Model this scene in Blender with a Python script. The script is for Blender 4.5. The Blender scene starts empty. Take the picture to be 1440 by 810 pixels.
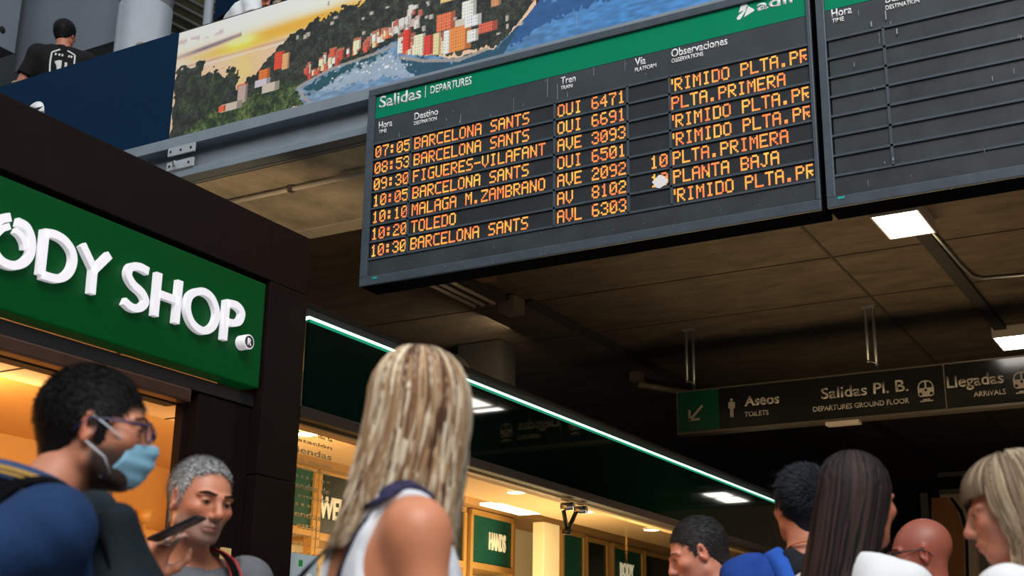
import bpy, bmesh, math, random
import numpy as np
from mathutils import Vector, Matrix
random.seed(7); rng = np.random.default_rng(7)
SC = bpy.context.scene
COL = SC.collection

# ---------------------------------------------------------------- camera
F = 1868.84; PITCH = 0.30125928; ROLL = 0.01513416; YAW = 0.52560569; CAMZ = 1.15
_c, _s = math.cos(PITCH), math.sin(PITCH)
HV = np.array([-math.sin(YAW), math.cos(YAW), 0.0]); RTV = np.array([math.cos(YAW), math.sin(YAW), 0.0])
FW = _c*HV + np.array([0, 0, _s]); UP0 = -_s*HV + np.array([0, 0, _c])
RV = math.cos(ROLL)*RTV + math.sin(ROLL)*UP0; UV_ = -math.sin(ROLL)*RTV + math.cos(ROLL)*UP0
ORG = np.array([0, 0, CAMZ])
cd = bpy.data.cameras.new('camera'); cam = bpy.data.objects.new('camera', cd); COL.objects.link(cam)
cam.matrix_world = Matrix(((RV[0], UV_[0], -FW[0], 0), (RV[1], UV_[1], -FW[1], 0), (RV[2], UV_[2], -FW[2], CAMZ), (0, 0, 0, 1)))
cd.sensor_width = 36; cd.lens = F/1440*36; cd.clip_start = .05; cd.clip_end = 200
cd.dof.use_dof = True; cd.dof.focus_distance = 8.5; cd.dof.aperture_fstop = 4.0
SC.camera = cam

# ---------------------------------------------------------------- world, light, exposure
w = bpy.data.worlds.new('world'); SC.world = w; w.use_nodes = True
bg = w.node_tree.nodes['Background']; bg.inputs[0].default_value = (.84, .92, 1.0, 1); bg.inputs[1].default_value = .8
def area(name, loc, size, energy, color, target):
    l = bpy.data.lights.new(name, 'AREA'); l.shape = 'RECTANGLE'; l.size, l.size_y = size; l.energy = energy; l.color = color
    o = bpy.data.objects.new(name, l); COL.objects.link(o); o.location = loc
    d = Vector(target)-Vector(loc); o.rotation_euler = d.to_track_quat('-Z', 'Y').to_euler(); return o
area('skylight', (5, -5, 13), (9, 9), 2600, (1, .98, .95), (-2.5, 4.5, 1.5))
SC.view_settings.view_transform = 'Standard'; SC.view_settings.look = 'None'
SC.view_settings.gamma = 1; SC.view_settings.exposure = 0.0; SC.view_settings.use_curve_mapping = False

# ---------------------------------------------------------------- helpers
def ray(px, py): return FW + RV*(px-720)/F - UV_*(py-405)/F
def at(px, py, ax, v):
    """where the sight line of a measured pixel meets the real plane axis=v"""
    d = ray(px, py); return ORG + d*(v-ORG[ax])/d[ax]
def atd(px, py, D): return ORG + ray(px, py)*D

def mat(name, col, rough=.5, metal=0, noise=0, nscale=8, bump=0, bscale=40, spec=.5, emit=None, es=0, alpha=1, attr=None, coat=0, stretch=None, trans=0, streak=0):
    m = bpy.data.materials.new(name); m.use_nodes = True; nt = m.node_tree; b = nt.nodes['Principled BSDF']
    b.inputs['Base Color'].default_value = (*col, 1); b.inputs['Roughness'].default_value = rough
    b.inputs['Metallic'].default_value = metal; b.inputs['Specular IOR Level'].default_value = spec
    b.inputs['Coat Weight'].default_value = coat
    if trans: b.inputs['Transmission Weight'].default_value = trans
    if alpha < 1: b.inputs['Alpha'].default_value = alpha
    tc = nt.nodes.new('ShaderNodeTexCoord'); src = tc.outputs['Object']
    if stretch:
        mp = nt.nodes.new('ShaderNodeMapping'); mp.inputs['Scale'].default_value = stretch
        nt.links.new(src, mp.inputs[0]); src = mp.outputs[0]
    cs = None
    if attr:
        a = nt.nodes.new('ShaderNodeAttribute'); a.attribute_name = attr; cs = a.outputs['Color']
        nt.links.new(cs, b.inputs['Base Color'])
    if noise:
        n = nt.nodes.new('ShaderNodeTexNoise'); n.inputs['Scale'].default_value = nscale; n.inputs['Detail'].default_value = 6
        n.inputs['Roughness'].default_value = .65
        nt.links.new(src, n.inputs['Vector'])
        r = nt.nodes.new('ShaderNodeMapRange'); r.inputs[1].default_value = .3; r.inputs[2].default_value = .7
        r.inputs[3].default_value = 1-noise; r.inputs[4].default_value = 1+noise
        nt.links.new(n.outputs['Fac'], r.inputs[0])
        mx = nt.nodes.new('ShaderNodeMix'); mx.data_type = 'RGBA'; mx.blend_type = 'MULTIPLY'; mx.inputs[0].default_value = 1
        if cs: nt.links.new(cs, mx.inputs[6])
        else: mx.inputs[6].default_value = (*col, 1)
        nt.links.new(r.outputs[0], mx.inputs[7]); nt.links.new(mx.outputs[2], b.inputs['Base Color'])
    if bump:
        n2 = nt.nodes.new('ShaderNodeTexNoise'); n2.inputs['Scale'].default_value = bscale; n2.inputs['Detail'].default_value = 5
        nt.links.new(src, n2.inputs['Vector'])
        bp = nt.nodes.new('ShaderNodeBump'); bp.inputs['Strength'].default_value = bump; bp.inputs['Distance'].default_value = .01
        nt.links.new(n2.outputs['Fac'], bp.inputs['Height']); nt.links.new(bp.outputs[0], b.inputs['Normal'])
    if emit:
        b.inputs['Emission Color'].default_value = (*emit, 1); b.inputs['Emission Strength'].default_value = es
    return m

def addbox(bm, lo, hi, bev=0):
    lo = np.minimum(lo, hi)*1.0 if False else np.array(lo, float); hi = np.array(hi, float)
    vs = [bm.verts.new((x, y, z)) for x in (lo[0], hi[0]) for y in (lo[1], hi[1]) for z in (lo[2], hi[2])]
    fs = [bm.faces.new([vs[i] for i in q]) for q in ((0,1,3,2),(4,6,7,5),(0,4,5,1),(2,3,7,6),(0,2,6,4),(1,5,7,3))]
    if bev:
        es = {e for f in fs for e in f.edges}
        bmesh.ops.bevel(bm, geom=list(es), offset=bev, segments=2, affect='EDGES', profile=.6)
def addtube(bm, pts, r, n=10, caps=True, close=False):
    pts = [Vector(p) for p in pts]; rs = r if hasattr(r, '__len__') else [r]*len(pts); rings = []; prev = None
    for i, p in enumerate(pts):
        a = pts[max(i-1, 0)]; b = pts[min(i+1, len(pts)-1)]; t = (b-a).normalized()
        if prev is None:
            u = t.orthogonal().normalized()
        else:
            u = (prev - t*prev.dot(t)).normalized()
        prev = u; v = t.cross(u)
        rings.append([bm.verts.new(p + (u*math.cos(k*2*math.pi/n)+v*math.sin(k*2*math.pi/n))*rs[i]) for k in range(n)])
    for a, b in zip(rings, rings[1:]):
        for k in range(n): bm.faces.new((a[k], a[(k+1) % n], b[(k+1) % n], b[k]))
    if caps: bm.faces.new(rings[0][::-1]); bm.faces.new(rings[-1])
def link(name, me, m=None, parent=None, smooth=False):
    o = bpy.data.objects.new(name, me); COL.objects.link(o)
    if m: me.materials.append(m)
    if parent: o.parent = parent
    if smooth:
        me.polygons.foreach_set('use_smooth', [True]*len(me.polygons))
    return o
def fin(name, bm, m, parent=None, smooth=False):
    bmesh.ops.recalc_face_normals(bm, faces=bm.faces[:])
    me = bpy.data.meshes.new(name); bm.to_mesh(me); bm.free()
    return link(name, me, m, parent, smooth)
def box(name, lo, hi, m, parent=None, bev=0):
    bm = bmesh.new(); addbox(bm, lo, hi, bev); return fin(name, bm, m, parent)
def tube(name, pts, r, m, parent=None, n=10):
    bm = bmesh.new(); addtube(bm, pts, r, n); return fin(name, bm, m, parent, True)
def empty(name, loc=(0, 0, 0)):
    o = bpy.data.objects.new(name, None); COL.objects.link(o); o['loc0'] = 0; del o['loc0']
    return o
def tag(o, label, cat, group=None):
    o['label'] = label; o['category'] = cat
    if group: o['group'] = group
    return o
def struct(o, kind='structure'):
    o['kind'] = kind; return o
FONTC = {}
def text_mesh(s, bold=0.0, ext=.004):
    cu = bpy.data.curves.new('t', 'FONT'); cu.body = s; cu.size = 1; cu.offset = bold; cu.extrude = 0; cu.resolution_u = 4
    o = bpy.data.objects.new('t', cu); COL.objects.link(o)
    dg = bpy.context.evaluated_depsgraph_get(); me = bpy.data.meshes.new_from_object(o.evaluated_get(dg))
    bpy.data.objects.remove(o)
    return me
def text(name, s, origin, xdir, zdir, width, cap, m, parent=None, bold=0.0, th=.003, wfac=None):
    """flat lettering fitted to a width and cap height on a real plane, standing th proud"""
    me = text_mesh(s, bold); n = len(me.vertices); co = np.empty(n*3); me.vertices.foreach_get('co', co); co = co.reshape(-1, 3)
    x0, x1 = co[:, 0].min(), co[:, 0].max()
    sx = width/(x1-x0); sz = cap/.73
    xd = np.array(xdir, float); zd = np.array(zdir, float); nd = np.cross(xd, zd)
    P = np.array(origin)+np.outer((co[:, 0]-x0)*sx, xd)+np.outer(co[:, 1]*sz, zd)
    bm = bmesh.new(); bm.from_mesh(me)
    bm.verts.ensure_lookup_table()
    for v, p in zip(bm.verts, P): v.co = p + nd*th*.0
    r = bmesh.ops.extrude_face_region(bm, geom=bm.faces[:])
    for v in [g for g in r['geom'] if isinstance(g, bmesh.types.BMVert)]: v.co += Vector(nd*th)
    o = fin(name, bm, m, parent)
    if name == 'lettering': o['kind'] = 'stuff'
    return o

# ---------------------------------------------------------------- materials
M = dict(
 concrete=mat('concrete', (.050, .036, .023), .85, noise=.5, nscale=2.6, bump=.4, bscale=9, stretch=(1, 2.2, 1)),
 bouncefloor=mat('bouncefloor', (.22, .21, .19), .4, noise=.15, nscale=3), concrete_lit=mat('concrete_lit', (.46, .43, .36), .85, noise=.35, nscale=2.5, bump=.5, bscale=14, stretch=(1.5, 1, 1)),
 joint=mat('joint', (.012, .010, .008), .9, noise=.2),
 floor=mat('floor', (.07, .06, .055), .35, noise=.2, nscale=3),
 darkwall=mat('darkwall', (.085, .070, .052), .8, noise=.3, nscale=2),
 brown=mat('brown', (.0085, .0045, .0038), .5, noise=.18, nscale=5, bump=.05, bscale=60, spec=.12),
 brown2=mat('brown2', (.10, .055, .04), .3, metal=.5, noise=.15),
 green=mat('green', (.0, .050, .009), .4, spec=.12, emit=(.0, .07, .015), es=.22),
 white_em=mat('white_em', (.86, .85, .88), .45, emit=(.92, .90, 1), es=.30),
 badge=mat('badge', (.03, .03, .03), .5),
 gglass=mat('gglass', (.0007, .006, .004), .035, spec=.5),
 led=mat('led', (.7, 1, .85), .4, emit=(.55, 1, .78), es=2.2),
 aluminium=mat('aluminium', (.30, .24, .17), .35, metal=.8),
 steel=mat('steel', (.75, .75, .75), .12, metal=1),
 galv=mat('galv', (.30, .31, .32), .4, metal=.8, noise=.2),
 frame=mat('frame', (.045, .062, .080), .42, noise=.2, nscale=14, bump=.05),
 panel=mat('panel', (.034, .042, .050), .45, noise=.2, nscale=5, spec=.4),
 cell=mat('cell', (.019, .023, .026), .4, noise=.25, nscale=7, spec=.4),
 cell2=mat('cell2', (.030, .037, .042), .4, noise=.35, nscale=4, spec=.4),
 bgreen=mat('bgreen', (.0, .215, .105), .6, noise=.04, spec=.1),
 white=mat('white', (.78, .79, .80), .5),
 scuff=mat('scuff', (.30, .32, .34), .7),
 teal=mat('teal', (0, .35, .30), .5),
 paper=mat('paper', (.80, .78, .80), .7),
 signface=mat('signface', (.007, .008, .009), .10, spec=.4),
 signgreen=mat('signgreen', (.0, .050, .025), .15),
 casing=mat('casing', (.006, .006, .007), .95, spec=0), joint2=mat('joint2', (.016, .012, .008), .9), signtext=mat('signtext', (.26, .235, .21), .5),
 signframe=mat('signframe', (.13, .11, .09), .35, metal=.6),
 beam=mat('beam', (.20, .245, .29), .5, noise=.12, nscale=6, bump=.05),
 beamweb=mat('beamweb', (.23, .27, .31), .55, noise=.12, nscale=5),
 plate=mat('plate', (.36, .40, .44), .5, noise=.1),
 navy=mat('navy', (.002, .020, .055), .75, noise=.05, spec=.1),
 greywall=mat('greywall', (.17, .20, .24), .6, noise=.08, nscale=2),
 greyedge=mat('greyedge', (.028, .035, .032), .7, noise=.2),
 column=mat('column', (.46, .49, .53), .32, metal=.25, noise=.05),
 brass=mat('brass', (.30, .21, .12), .3, metal=.7),
 olive=mat('olive', (.085, .075, .03), .8, noise=.6, nscale=2),
 slat=mat('slat', (.14, .14, .13), .5, metal=.3),
 lamp=mat('lamp', (1, 1, 1), .4, emit=(1, .94, .85), es=16),
 lampside=mat('lampside', (.35, .32, .28), .4),
 shoplamp=mat('shoplamp', (1, 1, 1), .4, emit=(1, .88, .65), es=9),
 shopceil=mat('shopceil', (.72, .50, .27), .6, noise=.03),
 shopceil2=mat('shopceil2', (.72, .42, .14), .6, noise=.03),
 shopwall=mat('shopwall', (.70, .42, .15), .6, noise=.04),
 cream=mat('cream', (.78, .68, .46), .5),
 gold=mat('gold', (.62, .36, .11), .35, metal=.25),
 shopgreen=mat('shopgreen', (.003, .085, .065), .5, noise=.4, nscale=14, stretch=(1, 1, 6)),
 shopdark=mat('shopdark', (.006, .02, .016), .3),
 glass=mat('glass', (1, 1, 1), .02, trans=1, alpha=.35),
 print_=mat('print_', (.28, .20, .08), .6),
 black=mat('black', (.008, .008, .009), .5),
)
def clear_glass():
    m = bpy.data.materials.new('glass'); m.use_nodes = True; nt = m.node_tree; nt.nodes.clear()
    o = nt.nodes.new('ShaderNodeOutputMaterial'); mx = nt.nodes.new('ShaderNodeMixShader'); t = nt.nodes.new('ShaderNodeBsdfTransparent'); g = nt.nodes.new('ShaderNodeBsdfGlossy')
    t.inputs[0].default_value = (.94, .96, .94, 1); g.inputs['Roughness'].default_value = .02; mx.inputs[0].default_value = .05
    nt.links.new(t.outputs[0], mx.inputs[1]); nt.links.new(g.outputs[0], mx.inputs[2]); nt.links.new(mx.outputs[0], o.inputs[0]); return m
M['glass'] = clear_glass()
# ================================================================ STRUCTURE
struct(box('floor', (-22, -10, -.1), (14, 7.0, 0), M['bouncefloor'])); struct(box('floor', (-22, 7.0, -.1), (14, 34, 0), M['floor']))  # unseen floor, hall part made paler to bounce light up onto the ceiling
CZ = 4.6
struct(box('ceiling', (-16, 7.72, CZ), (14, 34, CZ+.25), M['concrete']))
struct(box('ceiling', (-16, 6.44, CZ), (14, 7.55, CZ+.25), M['concrete_lit']))  # same slab; daylight near its edge painted in as much paler concrete
struct(box('trim_1', (-16, 7.55, CZ-.012), (14, 7.72, CZ+.25), mat('strip', (.55, .52, .46), .6, noise=.1)))
struct(box('wall_back', (-16, 30, 0), (14, 30.3, 7.5), M['darkwall']))
struct(box('wall_right', (9, 7.5, 0), (9.3, 34, CZ), M['darkwall']))
struct(box('wall_left', (-22.3, -10, 0), (-22, 34, 13), M['darkwall']))
struct(box('wall_rear', (-22, -10.3, 0), (14, -10, 11), M['darkwall']))
struct(box('wall_right_hall', (13.7, -10, 0), (14, 7.5, 11), M['darkwall']))
# formwork joints and dark channels of the concrete ceiling
for a, b in ((-2.84, 1), (-5.7, 0)):
    pass
def strip(name, x0, y0, x1, y1, w_, m, dz=.006):
    bm = bmesh.new(); d = Vector((x1-x0, y1-y0, 0)).normalized(); n = Vector((-d.y, d.x, 0))*w_/2
    P = [Vector((x0, y0, 0))-n, Vector((x1, y1, 0))-n, Vector((x1, y1, 0))+n, Vector((x0, y0, 0))+n]
    lo = [bm.verts.new((p.x, p.y, CZ-dz)) for p in P]; hi = [bm.verts.new((p.x, p.y, CZ+.02)) for p in P]
    bm.faces.new(lo); bm.faces.new(hi[::-1])
    for i in range(4): bm.faces.new((lo[i], hi[i], hi[(i+1) % 4], lo[(i+1) % 4]))
    return fin(name, bm, m)
k = 2
for (x0, y0, x1, y1, wd) in ((-2.82, 7.75, -3.2, 29.9, .022), (-12, 10.05, 8, 10.05, .009), (-12, 11.25, 8, 11.25, .008), (-12, 14.2, 8, 14.2, .01), (-12, 18, 8, 18, .012),
                             (-.2, 7.75, -.25, 29.9, .03), (-9, 7.75, -9.1, 29.9, .03), (-12, 22, 8, 22, .012), (-4.35, 15.8, -4.2, 29.9, .14)):
    struct(strip(f'trim_{k}', x0, y0, x1, y1, wd, M['joint'] if wd > .05 else M['joint2'])); k += 1
# raised cable channels along the light rows
for nm, x, y0, y1 in (('cable_channel', -2.07, 9.7, 13.0), ('cable_channel', -5.62, 9.95, 20.0)):
    o = box(nm, (x-.055, y0, CZ-.035), (x+.055, y1, CZ), M['joint'])
    tag(o, 'dark cable channel between the two bright square ceiling lights' if x > -3 else 'dark cable channel running away from the unlit twin tube fitting', 'cable channel')
o = tube('conduit', [(-2.0, 9.62, CZ-.02), (-1.985, 10.6, CZ-.02), (-1.965, 11.0, CZ-.02), (-1.9, 11.12, CZ-.02), (-1.6, 11.17, CZ-.02), (3, 11.3, CZ-.02)], .014, M['galv'])
tag(o, 'thin grey bent conduit running right from the first square ceiling light', 'conduit')
o = tube('conduit', [(-8, 6.775, CZ-.03), (-5.75, 6.775, CZ-.03), (-5.73, 6.775, CZ-.03), (-3, 6.775, CZ-.03)], .016, mat('pipe', (.75, .72, .66), .5))
tag(o, 'pale straight conduit under the concrete slab behind the steel beam', 'conduit')
bm = bmesh.new(); addbox(bm, (-5.76, 6.755, CZ-.05), (-5.72, 6.795, CZ)); fin('clamp', bm, M['galv'], o)

# ---- square lights
def ceiling_light(x, y, label, lx=.32, ly=.52, grp='square lights on the concrete ceiling'):
    e = empty('ceiling_light'); z = CZ-.10
    bm = bmesh.new()
    addbox(bm, (x-lx/2-.012, y-ly/2-.012, z-.006), (x-lx/2, y+ly/2+.012, CZ)); addbox(bm, (x+lx/2, y-ly/2-.012, z-.006), (x+lx/2+.012, y+ly/2+.012, CZ))
    addbox(bm, (x-lx/2, y-ly/2-.012, z-.006), (x+lx/2, y-ly/2, CZ)); addbox(bm, (x-lx/2, y+ly/2, z-.006), (x+lx/2, y+ly/2+.012, CZ))
    fin('housing', bm, M['lampside'], e)
    box('diffuser', (x-lx/2, y-ly/2, z), (x+lx/2, y+ly/2, z+.01), M['lamp'], e)
    e2 = tag(e, label, 'ceiling light', grp)
    return e2
ceiling_light(-2.1, 9.28, 'bright square ceiling light just below the empty black board')
ceiling_light(-1.98, 13.05, 'bright square ceiling light above the right end of the hanging direction sign')
for y in (16.8, 20.5):
    ceiling_light(-2.05, y, 'square ceiling light behind the hanging sign, ' + ('nearer one' if y < 18 else 'farthest of its row'))
for y, wh in ((13.35, 'near'), (21.3, 'far')):  # single lamps made into pairs, second added to imitate the doubled glass reflection
    ceiling_light(-.30, y-.35, f'front one of the {wh} pair of ceiling lights seen mirrored in the dark green glass', .40, .6)
    ceiling_light(-.30, y+.35, f'added back one of the {wh} pair of ceiling lights seen mirrored in the dark green glass', .40, .6)
# unlit twin tube fitting
e = empty('tube_light_fitting'); x = -5.86
for dx in (-.10, -.01, .10):
    o_ = tube('tube', [(x+dx, 8.6, CZ-.11), (x+dx, 9.62, CZ-.11)], .018 if dx else .028, mat('tubegrey', (.30, .26, .23), .4), e)
box('housing', (x-.16, 8.6, CZ-.09), (x+.20, 9.66, CZ-.03), M['joint'], e)
box('end_box', (x+.08, 9.72, CZ-.16), (x+.24, 9.92, CZ-.02), mat('endbox', (.10, .085, .07), .5), e)
box('hanger', (x+.28, 9.0, CZ-.09), (x+.42, 9.12, CZ), mat('hang', (.12, .06, .045), .6), e)
tag(e, 'unlit grey twin tube light fitting on the dark ceiling under the departures board', 'light fitting')
# camera / speaker on ceiling by the sign
e = empty('tube_light_fitting')
p = at(945, 545, 2, CZ-.12)
tube('tube', [(p[0]-.25, p[1]-.35, CZ-.13), (p[0]+.12, p[1]+.35, CZ-.13)], .035, mat('tg2', (.16, .13, .11), .4), e)
box('bracket', (p[0]-.32, p[1]-.42, CZ-.10), (p[0]-.2, p[1]-.3, CZ), mat('tg3', (.14, .11, .09), .5), e)
tag(e, 'unlit tube light fitting left of the green arrow sign', 'light fitting')
# hvac drum beyond the shop parapet
e = empty('duct_unit')
tube('drum', [(-7.6, 10.2, 4.22), (-6.9, 11.5, 4.22)], .30, mat('ductm', (.03, .026, .02), .8), e, 28)
box('duct_box', (-7.0, 11.0, 4.12), (-6.5, 11.3, CZ-.02), mat('ductb', (.012, .011, .010), .8), e)
tag(e, 'dim rounded duct unit on the dark ceiling above the green shop parapet', 'duct')

# ================================================================ MEZZANINE
MY = 6.38
struct(box('floor', (-16, 6.43, 4.70), (14, 9.0, 4.93), M['greyedge']))
# I-beam carrying the deck edge
e = empty('steel_beam')
box('web', (-14, 6.40, 4.60), (10, 6.43, 4.93), M['beamweb'], e)
box('top_flange', (-14, 6.30, 4.845), (10, 6.42, 4.925), M['beam'], e, .004)
box('bottom_flange', (-14, 6.30, 4.605), (10, 6.42, 4.66), M['beam'], e, .004)
tag(e, 'long blue-grey steel beam under the mezzanine banner', 'beam')
e = empty('splice_plate')
for z0, z1, holes in ((4.775, 4.84, 3), (4.665, 4.73, 2)):
    pl = box('plate', (-6.47, 6.285, z0), (-6.22, 6.30, z1), M['plate'], e, .002)
    for i in range(holes):
        hx = -6.44+.18*i if holes == 2 else -6.44+.095*i
        tube('bolt', [(hx, 6.286, (z0+z1)/2), (hx, 6.279, (z0+z1)/2)], .008, M['joint'], pl, 8)
tube('hook', [(-6.40, 6.28, 4.70), (-6.39, 6.262, 4.715), (-6.36, 6.25, 4.71), (-6.35, 6.25, 4.69), (-6.38, 6.262, 4.68)], .006, M['plate'], e, 6)
tag(e, 'pair of pale bolted splice plates on the steel beam left of the board', 'plates')
# banner: navy part and printed landscape
e = empty('mezzanine_banner')
box('navy_panel', (-16, 6.34, 4.93), (-6.535, 6.38, 5.80), M['navy'], e)
box('backing', (-6.535, 6.345, 4.93), (10, 6.38, 5.80), M['greyedge'], e)
text('letter', 'a', (-8.09, 6.34, 5.29), (1, 0, 0), (0, 0, 1), .23, .40, M['white'], e, bold=.04)
tag(e, 'navy blue advertising banner with white letter on the mezzanine rail', 'banner')

# ---- printed coast picture, painted as flat print
def poly_mask(X, Y, poly):
    ins = np.zeros(X.shape, bool); n = len(poly); j = n-1
    for i in range(n):
        xi, yi = poly[i]; xj, yj = poly[j]
        c = ((yi > Y) != (yj > Y)) & (X < (xj-xi)*(Y-yi)/((yj-yi) or 1e-9)+xi)
        ins ^= c; j = i
    return ins
def vnoise(X, Y, s, seed):
    r = np.random.default_rng(seed); g = r.random((257, 257))
    x = X/s; y = Y/s; xi = np.floor(x).astype(int); yi = np.floor(y).astype(int); fx = x-xi; fy = y-yi
    fx = fx*fx*(3-2*fx); fy = fy*fy*(3-2*fy)
    a = g[xi % 256, yi % 256]; b = g[(xi+1) % 256, yi % 256]; c = g[xi % 256, (yi+1) % 256]; d = g[(xi+1) % 256, (yi+1) % 256]
    return (a*(1-fx)+b*fx)*(1-fy)+(c*(1-fx)+d*fx)*fy
def lin(c):
    c = np.array(c, float)/255; return np.where(c < .04045, c/12.92, ((c+.055)/1.055)**2.4)
def landscape():
    x0, x1, z0, z1 = -6.53, .40, 4.935, 5.79
    nx, nz = 1420, 176
    xs = np.linspace(x0, x1, nx); zs = np.linspace(z0, z1, nz)
    X, Z = np.meshgrid(xs, zs)
    def P(*q): return [tuple(at(a, b, 1, MY)[[0, 2]]) for a, b in q]
    n1 = vnoise(X+40, Z+40, .045, 1); n2 = vnoise(X+40, Z+40, .018, 2); n3 = vnoise(X+40, (Z+40)*2.2, .25, 3); n4 = vnoise(X+40, Z+40, .009, 4)
    jx = X+(n1-.5)*.05+(n2-.5)*.03; jz = Z+(n2-.5)*.05+(n1-.5)*.05
    C = np.zeros(X.shape+(3,))
    def paint(mask, col, a=1.0):
        a = np.asarray(a)[..., None] if np.ndim(a) else a
        C[mask] = (C*(1-a)+np.array(col)*a)[mask]
    ALL = np.ones(X.shape, bool)
    # sky: pale cream on top to peach, sea in peach-grey
    t = np.clip((Z-5.25)/.5, 0, 1)[..., None]
    C[:] = np.array([214, 186, 165])*(1-t)+np.array([226, 218, 208])*t
    sun = np.array(P((344, 62))[0])
    def ln(q1, q2):  # signed height above the line through two picture points
        a, b = P(q1, q2); return Z-(a[1]+(b[1]-a[1])*(X-a[0])/(b[0]-a[0]))
    h = ln((262, 88), (478, 22))+(n3-.5)*.05
    band = np.exp(-(h/.055)**2)*np.clip((X+6.6)/.7, .15, 1)
    paint(ALL, (245, 160, 50), np.clip(band*1.1, 0, .95))
    h2 = ln((262, 82), (344, 52))
    paint(ALL, (120, 105, 115), np.clip(np.exp(-((h2+.0)/.018)**2)*.8*(X < sun[0]), 0, 1)*(.4+n3))
    h3 = ln((262, 95), (460, 40))+.02
    paint(ALL, (150, 110, 100), np.exp(-(h3/.012)**2)*.45)
    h4 = ln((262, 62), (330, 44)); paint(ALL, (150, 130, 140), np.exp(-(h4/.02)**2)*.5*(n1 > .5)*(X < -6.1))
    d = np.hypot((X-sun[0])*.7, (Z-sun[1])*2.2); paint(ALL, (255, 235, 150), np.clip(np.exp(-(d/.09)**2)*1.2, 0, 1))
    paint(ALL, (255, 200, 60), np.exp(-((np.hypot((X-sun[0])*.5, (Z-sun[1]+.04)*3))/.10)**2)*.7)
    sea = h3 < -.03
    paint(sea, (222, 178, 140), .75); paint(sea, (245, 190, 110), np.exp(-((X-sun[0]-.05)/.13)**2)*.75)
    paint(sea, (200, 165, 140), (n3 > .55)*.25)
    # big hill (right) and forest foreground
    tree = np.array([34, 40, 30]); 
    def forest(mask, base=(24, 29, 26), hi=(58, 64, 50)):
        f = np.clip((n1*.5+n2*.5-.3)*2.2, 0, 1)[..., None]
        col = np.array(base)*(1-f*.8)+np.array(hi)*f*.8
        col = col*(.6+.8*n4[..., None]); C[mask] = col[mask]
    water1 = P((420, 128), (432, 118), (470, 100), (520, 82), (560, 62), (620, 52), (640, 60), (600, 78), (640, 86), (700, 72), (742, 30), (760, 8), (800, -30), (1300, -200), (1300, 200), (440, 160))
    hill = P((404, 62), (420, 50), (450, 32), (470, 24), (490, 12), (510, 8), (545, -12), (700, -40), (800, -60), (815, 6), (750, 12), (730, 40), (705, 68), (560, 90), (520, 92), (470, 104), (434, 120), (420, 140), (400, 152), (330, 182), (245, 206), (250, 106), (262, 94), (275, 96), (285, 90), (296, 104), (310, 100), (322, 112), (332, 96), (342, 112), (338, 128), (350, 118), (368, 104), (376, 92))
    forest(poly_mask(jx, jz, hill))
    for (a, b, rr) in ((283, 96, .035), (332, 102, .045), (305, 118, .07), (275, 120, .07), (322, 128, .05), (268, 150, .1), (300, 150, .1)):
        c0 = P((a, b))[0]; mk = np.hypot(X-c0[0], (Z-c0[1])*1.3)+(n2-.5)*.05 < rr; forest(mk, (28, 36, 26), (62, 72, 46))
    low = poly_mask(jx, jz, P((300, 160), (400, 118), (428, 120), (446, 146), (330, 190), (250, 200))); forest(low, (26, 42, 22), (90, 105, 55))
    # water
    wm = poly_mask(jx*.3+X*.7, jz*.3+Z*.7, water1)
    tw = np.clip((X+5.6)/2.6, 0, 1)[..., None]
    wc = np.array([120, 140, 160])*(1-tw)+np.array([58, 112, 165])*tw
    wc = wc*(.85+.3*vnoise(X+40, (Z+40)*3, .05, 9)[..., None])
    C[wm] = wc[wm]
    def wpoly(q, col, a=.8): paint(poly_mask(jx, jz, P(*q)) & wm, col, a)
    wpoly([(430, 128), (470, 104), (520, 84), (552, 74), (545, 82), (500, 104), (440, 136)], (12, 62, 72), .85)
    wpoly([(560, 82), (640, 88), (705, 70), (745, 24), (700, 100), (600, 118)], (14, 52, 66), .75)
    wpoly([(745, 10), (830, -10), (900, -40), (900, -10), (780, 30), (720, 70)], (18, 60, 110), .7)
    wpoly([(500, 100), (556, 76), (566, 84), (590, 110), (530, 116), (440, 138)], (170, 176, 184), .6)
    # buildings: little facades on the shore, printed
    r = np.random.default_rng(5)
    def house(px, py, w_, h_, col, roof=None, dots=True):
        a = at(px, py, 1, MY); sc = .0076
        u = (X-a[0])/(w_*sc); v = (Z-a[2])/(h_*sc)
        mk = (np.abs(u) < .5) & (v > 0) & (v < 1); C[mk] = col
        C[mk & (u > .25)] = np.array(col)*.72
        if dots:
            k2 = mk & (((u*w_/2.2) % 1) < .35) & (((v*h_/3.0) % 1) < .45); C[k2] = np.array(col)*.68
        if roof is not None: C[(np.abs(u) < .52) & (v > .86) & (v < 1.1)] = roof
    reds = [(206, 84, 58), (222, 130, 80), (226, 196, 150), (232, 220, 205), (214, 150, 110), (190, 70, 56), (225, 208, 170)]
    for i in range(26):
        f = i/25; house(568+f*74, 76-f*2+4*math.sin(f*3)+2, 4+r.random()*3, 11+r.random()*8, reds[r.integers(7)], (150, 90, 70))
    house(576, 74, 8, 20, (214, 60, 44)); house(594, 79, 12, 18, (226, 210, 180)); house(606, 80, 8, 18, (205, 60, 50)); house(618, 80, 7, 20, (228, 200, 150)); house(633, 79, 7, 22, (226, 220, 208))
    house(651, 74, 21, 26, (226, 132, 66), (190, 180, 165)); house(631, 46, 19, 16, (218, 110, 70)); house(669, 62, 11, 11, (222, 215, 205)); house(690, 48, 18, 9, (200, 92, 70))
    house(664, 28, 14, 16, (216, 214, 205)); house(670, 40, 16, 10, (226, 224, 218)); house(634, 6, 14, 10, (214, 180, 120)); house(702, 12, 10, 9, (190, 130, 90)); house(770, 0, 24, 5, (200, 110, 70))
    for i in range(60):
        f = r.random(); a = 432+f*128; b = 116-f*62+r.normal()*3
        house(a+r.normal()*3, b-3, 3+r.random()*5, 4+r.random()*7, reds[r.integers(7)], (170, 100, 80), False)
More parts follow.
